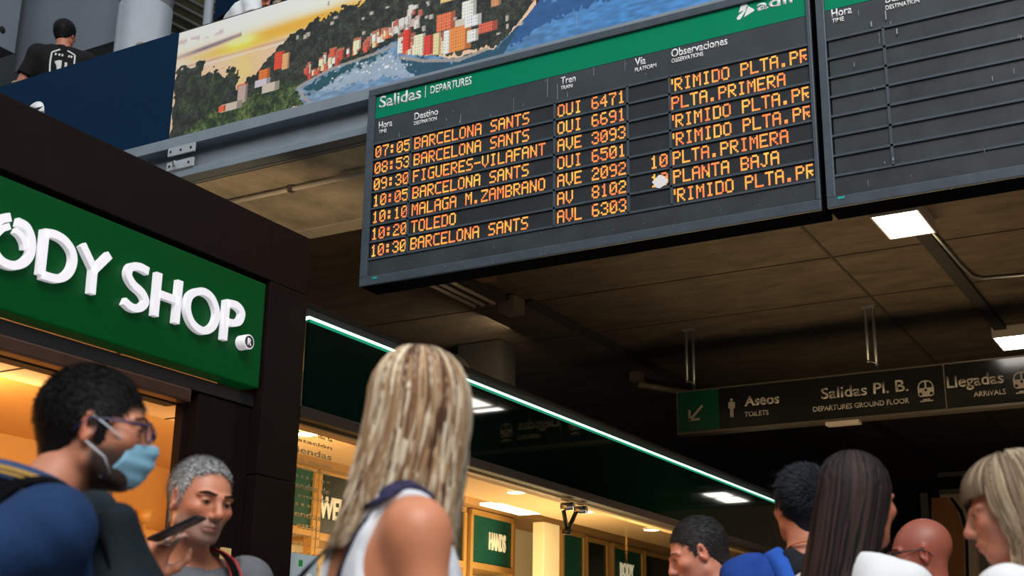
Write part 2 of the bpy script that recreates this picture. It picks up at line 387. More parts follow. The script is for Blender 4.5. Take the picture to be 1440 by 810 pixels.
    for i in range(40):
        f = r.random(); house(558+f*40+r.normal()*3, 44-f*14+r.normal()*5, 3+r.random()*4, 4+r.random()*5, [(190, 160, 150), (170, 90, 70), (200, 196, 190)][r.integers(3)], None, False)
    for i in range(26):
        house(420+r.random()*320, 60-r.random()*60, 2+r.random()*3, 2+r.random()*3, (170, 160, 150), None, False)
    house(397, 100, 12, 17, (222, 70, 40)); house(406, 100, 8, 16, (222, 160, 110)); house(376, 114, 13, 10, (226, 110, 44)); house(374, 124, 18, 7, (190, 180, 190), None, False); house(385, 132, 20, 9, (190, 176, 160), None, False)
    house(346, 128, 13, 5, (206, 80, 50), None, False); house(345, 148, 12, 18, (176, 152, 140), None, False); house(330, 158, 26, 8, (190, 172, 158), None, False); house(317, 160, 8, 6, (214, 90, 54), None, False)
    # shore road
    for q in (((424, 126), (470, 100), (540, 76), (560, 66)), ((568, 84), (600, 89), (650, 88), (690, 72)), ((424, 126), (432, 140), (446, 152))):
        pp = P(*q)
        for (ax, az), (bx, bz) in zip(pp, pp[1:]):
            L2 = (bx-ax)**2+(bz-az)**2; t_ = np.clip(((X-ax)*(bx-ax)+(Z-az)*(bz-az))/L2, 0, 1)
            dd = np.hypot(X-ax-t_*(bx-ax), Z-az-t_*(bz-az)); paint(dd < .011, (150, 140, 132), .9)
    for i in range(30):
        a = 470+r.random()*110; house(a, 100-(a-470)*.2+r.random()*20, 2.2, 1.2, (214, 216, 216), None, False)
    house(549, 99, 6, 2.5, (230, 230, 225), None, False)
    rgb = np.clip(lin(np.clip(C, 0, 255))*1.35, 0, .9)
    V = np.stack([X.ravel(), np.full(X.size, 6.342), Z.ravel()], 1)
    idx = np.arange(nx*nz).reshape(nz, nx)
    Q = np.stack([idx[:-1, :-1], idx[:-1, 1:], idx[1:, 1:], idx[1:, :-1]], -1).reshape(-1, 4)
    me = bpy.data.meshes.new('poster'); me.vertices.add(len(V)); me.vertices.foreach_set('co', V.ravel())
    me.loops.add(Q.size); me.loops.foreach_set('vertex_index', Q.ravel().astype(np.int32)); me.polygons.add(len(Q))
    me.polygons.foreach_set('loop_start', np.arange(0, Q.size, 4, dtype=np.int32)); me.update(calc_edges=True)
    ca = me.color_attributes.new('Col', 'FLOAT_COLOR', 'POINT')
    ca.data.foreach_set('color', np.concatenate([rgb.reshape(-1, 3), np.ones((rgb.shape[0]*rgb.shape[1], 1))], 1).ravel())
    o = link('landscape_poster', me, mat('poster', (1, 1, 1), .55, attr='Col'))
    b = box('blue_margin', (.40, 6.342, 4.935), (9.9, 6.345, 5.79), mat('posterblue', (.055, .20, .45), .55, noise=.2, nscale=3, stretch=(1, 1, 4)), o)
    tag(o, 'printed coast picture with sunset, wooded hill and red harbour houses on the mezzanine banner', 'poster')
landscape()
# rail caps
for i, (x, lab) in enumerate(((-8.36, 'brass rail post cap beside the man in the black T-shirt'), (-6.99, 'brass rail post cap in front of the round grey column'), (-5.67, 'brass rail post cap right of the stooping person in white'))):
    e = empty('rail_post'); 
    tube('post', [(x, 6.42, 4.93), (x, 6.42, 5.80)], .022, M['galv'], e)
    tube('cap', [(x, 6.42, 5.80), (x, 6.42, 5.845), (x, 6.42, 5.855)], [.042, .042, .03], M['brass'], e, 16)
    tag(e, lab, 'rail post', 'rail posts on the mezzanine edge')
# upper storey behind: grey bulkhead, round column, louvred stair underside
P0 = at(160, 45, 1, 9.5); P1 = at(31, 80, 1, 9.5)
struct(box('wall_mezzanine', (-19.0, 11.6, 4.95), (-13.2, 11.9, 13), mat('mezwall', (.050, .062, .060), .7, noise=.2, nscale=1.5)))
e = empty('bulkhead')
bm = bmesh.new(); addbox(bm, (-12.74, 9.72, 8.42), (-10.75, 9.90, 12.5), .01); fin('side_panel', bm, M['greywall'], e)
tag(e, 'large grey bulkhead panel over the mezzanine beside the column', 'bulkhead')
e = empty('bulkhead')
bm = bmesh.new(); addbox(bm, (-15.5, 7.0, 8.47), (-12.42, 9.45, 12.5), .01); fin('side_panel', bm, M['greywall'], e)
q = at(3, 42, 0, -12.42); tube('socket', [(-12.43, q[1], q[2]), (-12.415, q[1], q[2])], .045, M['joint'], e, 14)
tag(e, 'grey bulkhead panel with a dark round hole in the top left corner', 'bulkhead')
struct(box('wall_mezzanine_back', (-20, 14, 4.9), (10, 14.3, 16), mat('mezback', (.03, .035, .035), .8, noise=.2)))
e = empty('round_column')
tube('shaft', [(-10.45, 9.6, 4.93), (-10.45, 9.6, 8.62)], .30, M['column'], e, 40)
tube('shaft_upper', [(-10.45, 9.6, 8.625), (-10.45, 9.6, 12.5)], .30, M['column'], e, 40)
tube('joint_ring', [(-10.45, 9.6, 8.60), (-10.45, 9.6, 8.64)], .298, M['greyedge'], e, 40)
tag(e, 'shiny round grey metal column rising behind the navy banner', 'column')
e = empty('louvred_ceiling')
box('backing', (-14.2, 12.6, 8.0), (-11.9, 12.7, 13.0), M['olive'], e)
A_ = at(216, 5, 1, 12.5); 
for i in range(12):
    # parallel slats descending to the right
    a = at(205, -46+i*15, 1, 12.4); b = at(310, 8+i*15, 1, 12.4)
    tube('slat', [tuple(a), tuple(b)], .03, M['slat'], e, 6)
tag(e, 'stair underside with diagonal metal slats right of the round column', 'louvres')
o = tube('thin_post', [tuple(at(296, -20, 1, 11.0)*[1, 1, 1]), tuple(np.append(at(296, 30, 1, 11.0)[:2], 4.93))], .06, M['column']); tag(o, 'slim pale post between the slats and the navy hoarding', 'post')
o = box('hoarding', (at(303, 10, 1, 12.0)[0], 12.0, 4.93), (-5.0, 12.1, 12.0), M['navy']); tag(o, 'navy hoarding behind the stooping person in white', 'hoarding')

# ================================================================ DEPARTURE BOARDS
BY = 6.125
FONT5 = {
'A': "01110,10001,10001,11111,10001,10001,10001", 'B': "11110,10001,10001,11110,10001,10001,11110", 'C': "01111,10000,10000,10000,10000,10000,01111",
'D': "11110,10001,10001,10001,10001,10001,11110", 'E': "11111,10000,10000,11110,10000,10000,11111", 'F': "11111,10000,10000,11110,10000,10000,10000",
'G': "01111,10000,10000,10011,10001,10001,01111", 'I': "01110,00100,00100,00100,00100,00100,01110", 'J': "00111,00010,00010,00010,00010,10010,01100",
'L': "10000,10000,10000,10000,10000,10000,11111", 'M': "10001,11011,10101,10101,10001,10001,10001", 'N': "10001,11001,11001,10101,10011,10011,10001",
'O': "01110,10001,10001,10001,10001,10001,01110", 'P': "11110,10001,10001,11110,10000,10000,10000", 'R': "11110,10001,10001,11110,10100,10010,10001",
'S': "01111,10000,10000,01110,00001,00001,11110", 'T': "11111,00100,00100,00100,00100,00100,00100", 'U': "10001,10001,10001,10001,10001,10001,01110",
'V': "10001,10001,10001,10001,10001,01010,00100", 'Z': "11111,00001,00010,00100,01000,10000,11111", '.': "00000,00000,00000,00000,00000,01100,01100",
'-': "00000,00000,00000,11111,00000,00000,00000", ':': "00000,01100,01100,00000,01100,01100,00000", ' ': "00000,"*6+"00000", "'": "00001,00001,00001,00000,00000,00000,00000",
'0': "01110,10001,10011,10101,11001,10001,01110", '1': "00100,01100,00100,00100,00100,00100,01110", '2': "01110,10001,00001,00110,01000,10000,11111",
'3': "01110,10001,00001,00110,00001,10001,01110", '4': "00010,00110,01010,10010,11111,00010,00010", '5': "11111,10000,11110,00001,00001,10001,01110",
'6': "01110,10000,10000,11110,10001,10001,01110", '7': "11111,00001,00010,00100,00100,00100,00100", '8': "01110,10001,10001,01110,10001,10001,01110",
'9': "01110,10001,10001,01111,00001,00001,01110"}
ledm = []
for nm, c1 in (('led_amber', (1.0, .30, .045)), ('led_halo', (.30, .035, .01))):
    m = mat(nm, (.02, .01, .01), .6, emit=c1, es=1.0)
    ledm.append(m)
nt = ledm[0].node_tree; b = nt.nodes['Principled BSDF']   # lamps of uneven brightness
tc = nt.nodes.new('ShaderNodeTexCoord'); nz = nt.nodes.new('ShaderNodeTexNoise'); nz.inputs['Scale'].default_value = 13; nt.links.new(tc.outputs['Object'], nz.inputs['Vector'])
mr = nt.nodes.new('ShaderNodeValToRGB'); mr.color_ramp.elements[0].position = .35; mr.color_ramp.elements[0].color = (1, .19, .045, 1)
mr.color_ramp.elements[1].position = .66; mr.color_ramp.elements[1].color = (1.0, .46, .06, 1)
nt.links.new(nz.outputs['Fac'], mr.inputs[0]); nt.links.new(mr.outputs[0], b.inputs['Emission Color'])
b.inputs['Emission Strength'].default_value = 1.35
def led_text(s, x, ztop, dx, dz, parent, clip=None, name='display_text'):
    V = []; Fc = []; V2 = []; F2 = []
    for ci, ch in enumerate(s):
        rows = FONT5[ch].split(',')
        for r in range(7):
            for c in range(5):
                if rows[r][c] != '1': continue
                cx = x+(ci*6+c)*dx; cz = ztop-r*dz
                if clip and cx+dx > clip: continue
                for a in range(2):
                    for bb in range(2):
                        x0_ = cx+a*dx*.5; z0_ = cz-(bb+1)*dz*.5; k_ = len(V)
                        V += [(x0_-dx*.05, BY-.0025, z0_-dz*.03), (x0_+dx*.50, BY-.0025, z0_-dz*.03), (x0_+dx*.50, BY-.0025, z0_+dz*.45), (x0_-dx*.05, BY-.0025, z0_+dz*.45)]
                        Fc.append((k_, k_+1, k_+2, k_+3))
    me = bpy.data.meshes.new(name); nV = len(V)
    me.from_pydata(V, [], Fc); me.materials.append(ledm[0])
    o = link(name, me, None, parent); o['kind'] = 'stuff'; return o
ROWZ = [4.418-.1072*i for i in range(8)]
def board(x0, x1, xi0, xi1, dividers, cellm, lab):
    e = empty('departure_board')
    box('casing', (x0, BY+.002, 3.502), (x1, BY+.17, 4.79), M['casing'], e); box('header_panel', (xi0, BY-.002, ROWZ[0]), (xi1, BY+.001, 4.60), M['panel'], e)
    bm = bmesh.new()
    addbox(bm, (x0, BY-.02, 3.50), (x1, BY, 3.555), .004)
    addbox(bm, (x0, BY-.02, 4.745), (x1, BY, 4.79), .004)
    fin('frame', bm, M['frame'], e)
    box('frame', (x0, BY-.02, 3.555), (xi0, BY, 4.745), M['frame'], e, .004)
    box('frame', (xi1, BY-.02, 3.555), (x1, BY, 4.745), M['frame'], e, .004)
    box('green_band', (xi0, BY-.004, 4.59), (xi1, BY, 4.745), M['bgreen'], e)
    box('base_panel', (xi0, BY-.004, 3.555), (xi1, BY, ROWZ[7]-.006), M['cell2'], e)
    for i, z in enumerate(ROWZ):
        box('rail', (xi0, BY-.012, z-.006), (xi1, BY, z+.006), M['frame'], e)
    ds = [xi0]+dividers+[xi1]
    for d in dividers:
        box('divider', (d-.007, BY-.012, ROWZ[7]), (d+.007, BY, ROWZ[0]), M['frame'], e)
    for i in range(7):
        for a, b2 in zip(ds, ds[1:]):
            box('display_cell', (a+.007, BY-.001, ROWZ[i+1]+.006), (b2-.007, BY+.001, ROWZ[i]-.006), cellm, e)
    for px_ in (x0+.25, x1-.25):
        box('bracket', (px_-.03, BY+.17, 4.5), (px_+.03, 6.34, 4.75), M['galv'], e)
    tag(e, lab, 'departure board')
    return e
b1 = board(-4.60, -1.775, -4.548, -1.797, [-4.272, -3.284, -2.828, -2.576], M['cell'], 'lit departures board with amber train times hanging from the beam')
b2 = board(-1.745, 1.1, -1.70, 1.055, [-1.41], M['cell2'], 'blank unlit departures board right of the lit one')
LED = [("07:05", "BARCELONA SANTS", "OUI 6471", "", "'RIMIDO PLTA.PR"), ("08:53", "BARCELONA SANTS", "OUI 6691", "", "PLTA.PRIMERA"),
       ("09:30", "FIGUERES-VILAFANT", "AVE 3093", "", "'RIMIDO PLTA.PR"), ("10:05", "BARCELONA SANTS", "OUI 6501", "", "'RIMIDO PLTA.PR"),
       ("10:10", "MALAGA M.ZAMBRANO", "AVE 2092", "10", "PLTA.PRIMERA"), ("10:20", "TOLEDO", "AV  8102", "10", "PLANTA BAJA"),
       ("10:30", "BARCELONA SANTS", "AVL 6303", "", "'RIMIDO PLTA.PR")]
for i, (h, d, t, v, o_) in enumerate(LED):
    zt = ROWZ[i]-.0155; dz = .0108
    led_text(h, -4.538, zt, .00885, dz, b1); led_text(d, -4.250, zt, .00895, dz, b1); led_text(t, -3.268, zt, .0090, dz, b1)
    if v: led_text(v, -2.700, zt, .0092, dz, b1)
    led_text(o_, -2.568 if o_[0] != "'" else -2.566-.036, zt, .0090, dz, b1, clip=-1.803)
X_, Z_ = (1, 0, 0), (0, 0, 1)
def btext(s, px0, py0, px1, cap, parent, mtl='white', bold=.0, pl=BY-.004, name='lettering'):
    a = at(px0, py0, 1, pl); b_ = at(px1, py0, 1, pl); b_ = at(px1, py0-(px1-px0)*.25, 1, pl)
    text(name, s, (a[0], pl, a[2]), X_, Z_, b_[0]-a[0], cap, M[mtl], parent, bold, .0015)
btext('Salidas', 533, 152.5, 592, .082, b1, bold=.018)
btext('DEPARTURES', 605, 132.5, 663, .055, b1, bold=.018)
q = at(599, 128, 1, BY); box('lettering', (q[0]-.002, BY-.0055, q[2]-.045), (q[0]+.002, BY-.004, q[2]+.035), M['white'], b1)
btext('Hora', 532.5, 181.5, 551.5, .048, b1, bold=.018); btext('TIME', 532.5, 188.5, 543.5, .026, b1, bold=.018)
btext('Destino', 582.5, 169, 616, .048, b1, bold=.018); btext('DESTINATION', 582, 176.5, 614, .026, b1, bold=.018)
btext('Tren', 788.5, 119.5, 809.5, .048, b1, bold=.018); btext('TRAIN', 788.5, 127, 805, .026, b1, bold=.018)
btext('V\u00eda', 893, 93, 908, .048, b1, bold=.018); btext('PLATFORM', 893, 101.5, 923, .026, b1, bold=.018)
btext('Observaciones', 944, 81, 1023, .050, b1, bold=.018); btext('OBSERVATIONS', 944.5, 89, 989, .027, b1, bold=.018)
btext('Hora', 1169.5, 25, 1198, .048, b2, bold=.018); btext('TIME', 1170, 33, 1187, .026, b2, bold=.018)
btext('Destino', 1245, 5, 1284, .048, b2, bold=.018); btext('DESTINATION', 1245.5, 14.5, 1293, .026, b2, bold=.018)
# rail company emblem and word on the green band
def wall_poly(name, pts, ax, v, m, parent, th, close=True):
    P = [at(a, b_, ax, v) for a, b_ in pts]; bm = bmesh.new(); vs = [bm.verts.new(tuple(p)) for p in P]; f = bm.faces.new(vs)
    r = bmesh.ops.extrude_face_region(bm, geom=[f]); off = Vector((0, -th, 0)) if ax == 1 else Vector((th, 0, 0))
    for g in r['geom']:
        if isinstance(g, bmesh.types.BMVert): g.co += off
    return fin(name, bm, m, parent)
def z3(x, y): return (1000+x*200/1440, y*110/792)
wall_poly('emblem', [z3(*p) for p in ((278, 130), (318, 20), (340, 18), (372, 58), (335, 105))], 1, BY-.004, M['white'], b1, .0015)
wall_poly('emblem', [z3(*p) for p in ((262, 180), (275, 160), (365, 78), (345, 120), (298, 195), (272, 204), (262, 195))], 1, BY-.0042, M['white'], b1, .0015)
wall_poly('emblem', [z3(*p) for p in ((332, 176), (378, 62), (436, 95), (438, 108), (425, 118))], 1, BY-.004, M['white'], b1, .0015)
a = at(*z3(465, 112), 1, BY-.004); b_ = at(*z3(860, 10), 1, BY-.004)
text('lettering', 'adif', (a[0], BY-.004, a[2]), X_, Z_, (b_[0]-a[0])*1.0, .062, M['white'], b1, .02, .0015)
# wear: drips, scratches and specks on both boards (flat marks on the surface)
bm = bmesh.new()
for i in range(46):
    x = rng.uniform(-4.5, -1.85); z = rng.choice([rng.uniform(4.42, 4.6), rng.uniform(3.56, 3.66), rng.uniform(3.51, 3.55)], p=[.35, .4, .25]); L = rng.exponential(.018)+.004 if z > 4 else .004; w_ = rng.uniform(.0012, .003)
    y = BY-.0215 if z < 3.555 else BY-.005
    addbox(bm, (x, y, z-L), (x+w_, y+.001, z))
for (px_, py_, L) in ((770, 110, .12), (784, 118, .1), (648, 160, .06), (690, 160, .03), (835, 95, .05), (811, 20, .09), (798, 130, .03), (650, 172, .02)):
    p = at(px_, py_, 1, BY-.005); addbox(bm, (p[0]-.0012, BY-.0055, p[2]-L), (p[0]+.0012, BY-.0045, p[2]))
sc = fin('scratches', bm, M['scuff'], b1); sc['kind'] = 'stuff'
bm = bmesh.new()
for i in range(26):
    x = rng.uniform(-1.68, 0); z = rng.choice([rng.uniform(4.0, 4.55), rng.uniform(3.51, 3.7)]); L = rng.exponential(.012)+.004
    addbox(bm, (x, BY-.0135, z-L), (x+rng.uniform(.0012, .003), BY-.0125, z))
for (px_, py_, L) in ((1245, 15, .05), (1256, 222, .012), (1261, 40, .03), (1225, 30, .03)):
    p = at(px_, py_, 1, BY-.013); addbox(bm, (p[0]-.003, BY-.0138, p[2]-L), (p[0]+.003, BY-.0125, p[2]))
sc = fin('scratches', bm, M['scuff'], b2); sc['kind'] = 'stuff'
for (px_, py_, par) in ((527, 391, b1), (1183, 278, b2)):
    p = at(px_, py_, 1, BY-.02); box('maker_badge', (p[0]-.017, BY-.0225, p[2]-.006), (p[0]+.017, BY-.02, p[2]+.006), M['teal'], par)
q = [(917, 256), (927, 246), (933, 247), (940, 254), (937, 259), (928, 265), (923, 264)]
o = wall_poly('paper_scrap', q, 1, BY-.014, M['paper'], None, .002); tag(o, 'torn white paper scrap stuck over a platform number on the lit board', 'paper')

# ================================================================ HANGING DIRECTION SIGN
SY = 11.5
e = sg = empty('hanging_sign')
box('sign_panel', (-4.83, SY, 3.585), (-4.42, SY+.12, 3.975), M['signgreen'], e)
box('sign_panel', (-4.42, SY, 3.585), (-2.362, SY+.12, 3.975), M['signface'], e)
box('sign_panel', (-2.354, SY, 3.585), (-.3, SY+.12, 3.975), M['signface'], e)
bm = bmesh.new()
addbox(bm, (-4.842, SY-.006, 3.972), (-.3, SY+.126, 3.985)); addbox(bm, (-4.842, SY-.006, 3.565), (-.3, SY+.126, 3.588)); addbox(bm, (-4.842, SY-.006, 3.588), (-4.83, SY+.126, 3.972)); addbox(bm, (-2.364, SY-.004, 3.588), (-2.352, SY, 3.972))
fin('frame', bm, M['signframe'], e)
box('clip', (-3.42, SY+.0, 3.535), (-3.12, SY+.10, 3.565), M['lampside'], e)
SP = SY-.001
def stext(s, px0, py0, px1, py1, cap, bold=0.0):
    a = at(px0, py0, 1, SP); b_ = at(px1, py1, 1, SP)
    text('lettering', s, (a[0], SP, a[2]), X_, Z_, b_[0]-a[0], cap, M['signtext'], e, bold, .002)
stext('Aseos', 1047, 571, 1096, 567, .098, .03)
stext('TOILETS', 1047, 586, 1081, 583, .047, .02)
stext('Salidas Pl. B.', 1155, 561, 1278, 552, .105, .02)
stext('DEPARTURES GROUND FLOOR', 1143.5, 579, 1279, 567.5, .048, .02)
stext('Llegadas', 1332, 545.5, 1412, 538, .105, .02)
stext('ARRIVALS', 1369.5, 558, 1415, 554, .048, .02)
def arrow():
    c = at(979, 581, 1, SP); s = .105; w_ = .022; cx, cz = c[0], c[2]
    bm = bmesh.new()
    def bar(a, b2):
        a = np.array(a); b2 = np.array(b2); d = (b2-a)/np.linalg.norm(b2-a); n = np.array([-d[1], d[0]])*w_/2
        v = [bm.verts.new((cx+p[0], SP-.001, cz+p[1])) for p in (a-n, b2-n, b2+n, a+n)]; f = bm.faces.new(v)
        r = bmesh.ops.extrude_face_region(bm, geom=[f])
        for g in r['geom']:
            if isinstance(g, bmesh.types.BMVert): g.co.y -= .002
    bar((-.058, -.055), (.065, .068)); bar((-.067, -.069), (-.067, .035)); bar((-.078, -.06), (.035, -.06))
    return fin('arrow', bm, M['signtext'], e)
arrow()
# pictogram of a man
c = at(1029, 574, 1, SP); cx, cz = c[0], c[2]
bm = bmesh.new()
def disc(bm, x, z, r, n=16, sx=1):
    v = [bm.verts.new((x+math.cos(t)*r*sx, SP-.003, z+math.sin(t)*r)) for t in np.linspace(0, 2*math.pi, n, endpoint=False)]; bm.faces.new(v)
disc(bm, cx, cz+.078, .014)
for lo, hi in (((-.032, .0), (-.018, .058)), ((.018, .0), (.032, .058)), ((-.017, -.01), (.017, .06)), ((-.016, -.085), (-.002, -.01)), ((.002, -.085), (.016, -.01))):
    addbox(bm, (cx+lo[0], SP-.003, cz+lo[1]), (cx+hi[0], SP-.001, cz+hi[1]))
fin('pictogram', bm, M['signtext'], e)
def train(px, py):
    c = at(px, py, 1, SP); cx, cz = c[0], c[2]; w2, h2 = .07, .088
    p = empty('x'); bpy.data.objects.remove(p)
    bm = bmesh.new()
    pts = [(-w2*.95, -h2*.45), (-w2*.7, -h2*.62), (w2*.7, -h2*.62), (w2*.95, -h2*.45), (w2, .3*h2), (w2*.8, .75*h2), (w2*.45, .97*h2), (0, 1.03*h2), (-w2*.45, .97*h2), (-w2*.8, .75*h2), (-w2, .3*h2)]
    bm.faces.new([bm.verts.new((cx+a, SP-.003, cz+b_)) for a, b_ in pts])
    addbox(bm, (cx-.055, SP-.003, cz-.098), (cx+.055, SP-.001, cz-.088)); addbox(bm, (cx-.03, SP-.003, cz-.085), (cx+.03, SP-.001, cz-.075))
    o = fin('pictogram', bm, M['signtext'], e); o['kind'] = 'stuff'
    bm = bmesh.new()
    for s in (-1, 1):
        bm.faces.new([bm.verts.new((cx+s*a, SP-.0045, cz+b_)) for a, b_ in ((.008, .075), (.035, .07), (.052, .05), (.055, .022), (.008, .022))])
        for t, r, zz in ((.045, .014, -.03),):
            bm.faces.new([bm.verts.new((cx+s*t+math.cos(u)*r, SP-.0045, cz+zz+math.sin(u)*r)) for u in np.linspace(0, 6.283, 14, endpoint=False)])
    bm.faces.new([bm.verts.new((cx+math.cos(u)*.012, SP-.0045, cz+.002+math.sin(u)*.012)) for u in np.linspace(0, 6.283, 14, endpoint=False)])
    fin('window_marks', bm, M['signface'], o)['kind'] = 'stuff'
train(1302, 549); train(1437, 537)
tag(e, 'dark hanging direction sign with green arrow panel and train pictograms', 'sign')
for x, lab in ((-4.72, 'pair of steel hanger rods above the green arrow panel of the sign'), (-2.98, 'pair of steel hanger rods above the middle of the hanging sign')):
    h = empty('hanger_rods')
    for dx in (-.035, .035): tube('rod', [(x+dx, SY+.06, 3.99 if dx > 0 else 4.08), (x+dx, SY+.06, CZ)], .014, M['galv'], h)
    tube('wire_tie', [(x-.05, SY+.05, 4.10), (x+.05, SY+.05, 4.06)], .007, M['galv'], h, 6); box('foot', (x-.06, SY+.02, CZ-.02), (x+.06, SY+.1, CZ), M['galv'], h)
    tag(h, lab, 'hanger')

# ================================================================ SHOP
SX = -4.222
e = shop = empty('shop_facade')
box('fascia_panel', (SX-.30, 1.0, 3.14), (SX, 4.86, 3.45), M['brown'], e, .004)
box('fascia_panel', (SX-.30, 4.865, 3.14), (SX, 5.17, 3.45), M['brown'], e, .004)
box('fascia_return', (SX-.30, 1.0, 3.10), (SX-.09, 4.86, 3.14), M['black'], e)
box('fascia_return', (SX-.30, 1.0, 2.50), (SX-.05, 4.87, 2.56), M['black'], e)
box('post_panel', (SX-.30, 4.875, 2.17), (SX, 5.17, 3.137), M['brown'], e, .004)
box('post_panel', (SX-.30, 4.875, 1.0), (SX, 5.17, 2.166), M['brown'], e, .004)
box('post_panel', (SX-.30, 4.875, 0), (SX, 5.17, .996), M['brown'], e, .004)
box('reveal_panel', (SX-.14, 4.50, 0), (SX-.06, 4.87, 2.50), M['brown'], e, .004)
box('reveal_panel', (SX-.14, 4.44, 0), (SX-.09, 4.485, 2.50), M['brown'], e, .004)
box('lintel', (SX-.12, 1.0, 2.435), (SX-.045, 4.44, 2.50), M['brown2'], e, .01)
box('lintel', (SX-.20, 1.0, 2.43), (SX-.125, 4.44, 2.52), M['black'], e, .004)
tag(e, 'dark brown metal shop front frame around the green shop sign', 'shop front')
# sign box
e = sign = empty('shop_sign')
box('sign_panel', (SX-.12, 1.0, 2.585), (SX-.01, 4.855, 3.115), M['green'], e, .006)
def stroke(name, paths, width, th, m, parent, front=None):
    """letter strokes traced on the sign plane: ribbons with real depth"""
    obs = []
    bm = bmesh.new()
    for path in paths:
        wd = width
        if isinstance(path[0], float): wd = path[0]; path = path[1:]
        closed = path[0] == path[-1]
        P = [at(a, b_, 0, SX+.03)[[1, 2]] for a, b_ in path]
        # Catmull-Rom smoothing for curved paths
        if len(P) > 3:
            Q = []
            n = len(P)
            for i in range(n-1):
                p0 = P[i-1] if i else (P[-2] if closed else P[0]*2-P[1]); p1 = P[i]; p2 = P[i+1]; p3 = P[i+2] if i+2 < n else (P[1] if closed else P[-1]*2-P[-2])
                for t in np.linspace(0, 1, 6, endpoint=False): Q.append(.5*((2*p1)+(-p0+p2)*t+(2*p0-5*p1+4*p2-p3)*t*t+(-p0+3*p1-3*p2+p3)*t**3))
            Q.append(P[-1]); P = Q
        L = []; R_ = []
        for i, p in enumerate(P):
            a = P[i-1] if i else (P[-2] if closed else P[0]); b_ = P[i+1] if i+1 < len(P) else (P[1] if closed else P[-1])
            d = b_-a; d = d/np.linalg.norm(d); n_ = np.array([-d[1], d[0]])*wd/2
            L.append(p+n_); R_.append(p-n_)
        lv = [[bm.verts.new((x, q[0], q[1])) for q in L] for x in (SX-.005, SX-.005+th)]; rv = [[bm.verts.new((x, q[0], q[1])) for q in R_] for x in (SX-.005, SX-.005+th)]
        for i in range(len(P)-1):
            bm.faces.new((lv[1][i], lv[1][i+1], rv[1][i+1], rv[1][i])); bm.faces.new((lv[0][i], rv[0][i], rv[0][i+1], lv[0][i+1]))
            bm.faces.new((lv[0][i], lv[0][i+1], lv[1][i+1], lv[1][i])); bm.faces.new((rv[0][i], rv[1][i], rv[1][i+1], rv[0][i+1]))
        for i in (0, -1): bm.faces.new((lv[0][i], lv[1][i], rv[1][i], rv[0][i]))
    bmesh.ops.remove_doubles(bm, verts=bm.verts[:], dist=1e-5)
    o = fin(name, bm, m, parent)
    return o
def A1(x, y): return (x*200/953, 280+y*170/810)
def A2(x, y): return (160+x*240/926, 350+y*210/810)
LW = .035
G = {'O': [[A1(*p) for p in ((132, 148), (195, 185), (228, 270), (222, 360), (180, 420), (105, 442), (30, 415), (-20, 350), (-45, 270))], [.026]+[A1(*p) for p in ((118, 205), (155, 240), (180, 290), (186, 335))],
           [A1(*p) for p in ((85, 118), (40, 125), (-10, 155), (-40, 200))], [.026]+[A1(*p) for p in ((80, 178), (30, 195), (-10, 235))]],
     'D': [[A1(322, 205), A1(290, 505)], [A1(*p) for p in ((318, 222), (385, 235), (450, 275), (500, 350), (505, 430), (470, 500), (400, 530), (290, 503))]],
     'Y': [[A1(568, 300), A1(648, 470)], [A1(750, 372), A1(640, 480)], [A1(645, 465), A1(630, 632)]],
     'S': [[A2(*p) for p in ((200, 120), (150, 95), (105, 98), (92, 140), (118, 190), (165, 235), (185, 285), (155, 318), (110, 315), (68, 280))]],
     'H': [[A2(258, 128), A2(236, 362)], [A2(372, 170), A2(350, 402)], [A2(255, 240), A2(362, 280)]],
     'o': [[A2(*p) for p in ((490, 228), (430, 250), (412, 320), (438, 400), (495, 442), (550, 420), (572, 350), (545, 265), (490, 228))]],
     'P': [[A2(628, 278), A2(610, 492)], [A2(*p) for p in ((626, 290), (680, 305), (708, 345), (695, 390), (660, 400), (620, 392))]]}
for ch, paths in G.items(): stroke('letter', paths, LW, .026, M['white_em'], sign)
q = at(348, 481, 0, SX+.04); bm = bmesh.new(); addtube(bm, [(SX-.005, q[1]-.0, q[2]), (SX+.05, q[1], q[2])], .036, 24); o = fin('trademark_badge', bm, M['white_em'], sign)
bm = bmesh.new(); addtube(bm, [(SX+.049, q[1], q[2]), (SX+.053, q[1], q[2])], .029, 24); o2 = fin('disc', bm, M['badge'], o)
text('letter_mark', 'R', (SX+.053, q[1]-.014, q[2]-.017), (0, 1, 0), Z_, .028, .034, M['white_em'], o, .03, .002)
tag(sign, 'lit green shop sign with white raised letters ODY SHOP', 'shop sign')
struct(box('ceiling_shop_roof', (-10.5, -1, 3.045), (SX-.31, 5.17, 3.10), M['black'])); struct(box('ceiling_shop_roof', (-10.5, 5.18, 3.045), (SX-.05, 20.5, 3.10), M['black']))
# glazed section parapet
GX = SX
for i, (y0, y1) in enumerate(((5.20, 8.9), (8.905, 12.55), (12.555, 16.5), (16.505, 20.5))):
    o = box(f'window_{i+1}', (GX-.02+ (0 if i % 2 else .0), y0, 2.56), (GX, y1, 3.02), M['gglass']); struct(o)
for i, px in enumerate(()): pass
o = box('led_strip', (GX-.03, 5.19, 3.02), (GX+.006, 12.4, 3.034), M['led']); tag(o, 'glowing pale green light strip along the top of the dark glass parapet', 'light strip')
box('glass_edge_glow', (GX-.018, 5.20, 3.004), (GX+.003, 12.4, 3.02), mat('edge_glow', (.0, .05, .03), .4, emit=(.0, .30, .16), es=.8), o)  # strip made to glow green, imitating LED light caught in the glass
e = par = empty('parapet_coping')
box('coping', (GX-.35, 5.18, 3.101), (GX-.04, 20.5, 3.13), M['brown'], e, .01); box('upstand', (GX-.40, 5.18, 3.13), (GX-.30, 20.5, 3.18), mat('copingedge', (.10, .055, .03), .5), e)
tag(e, 'brown metal coping above the glowing strip', 'coping')
e = empty('window_rail')
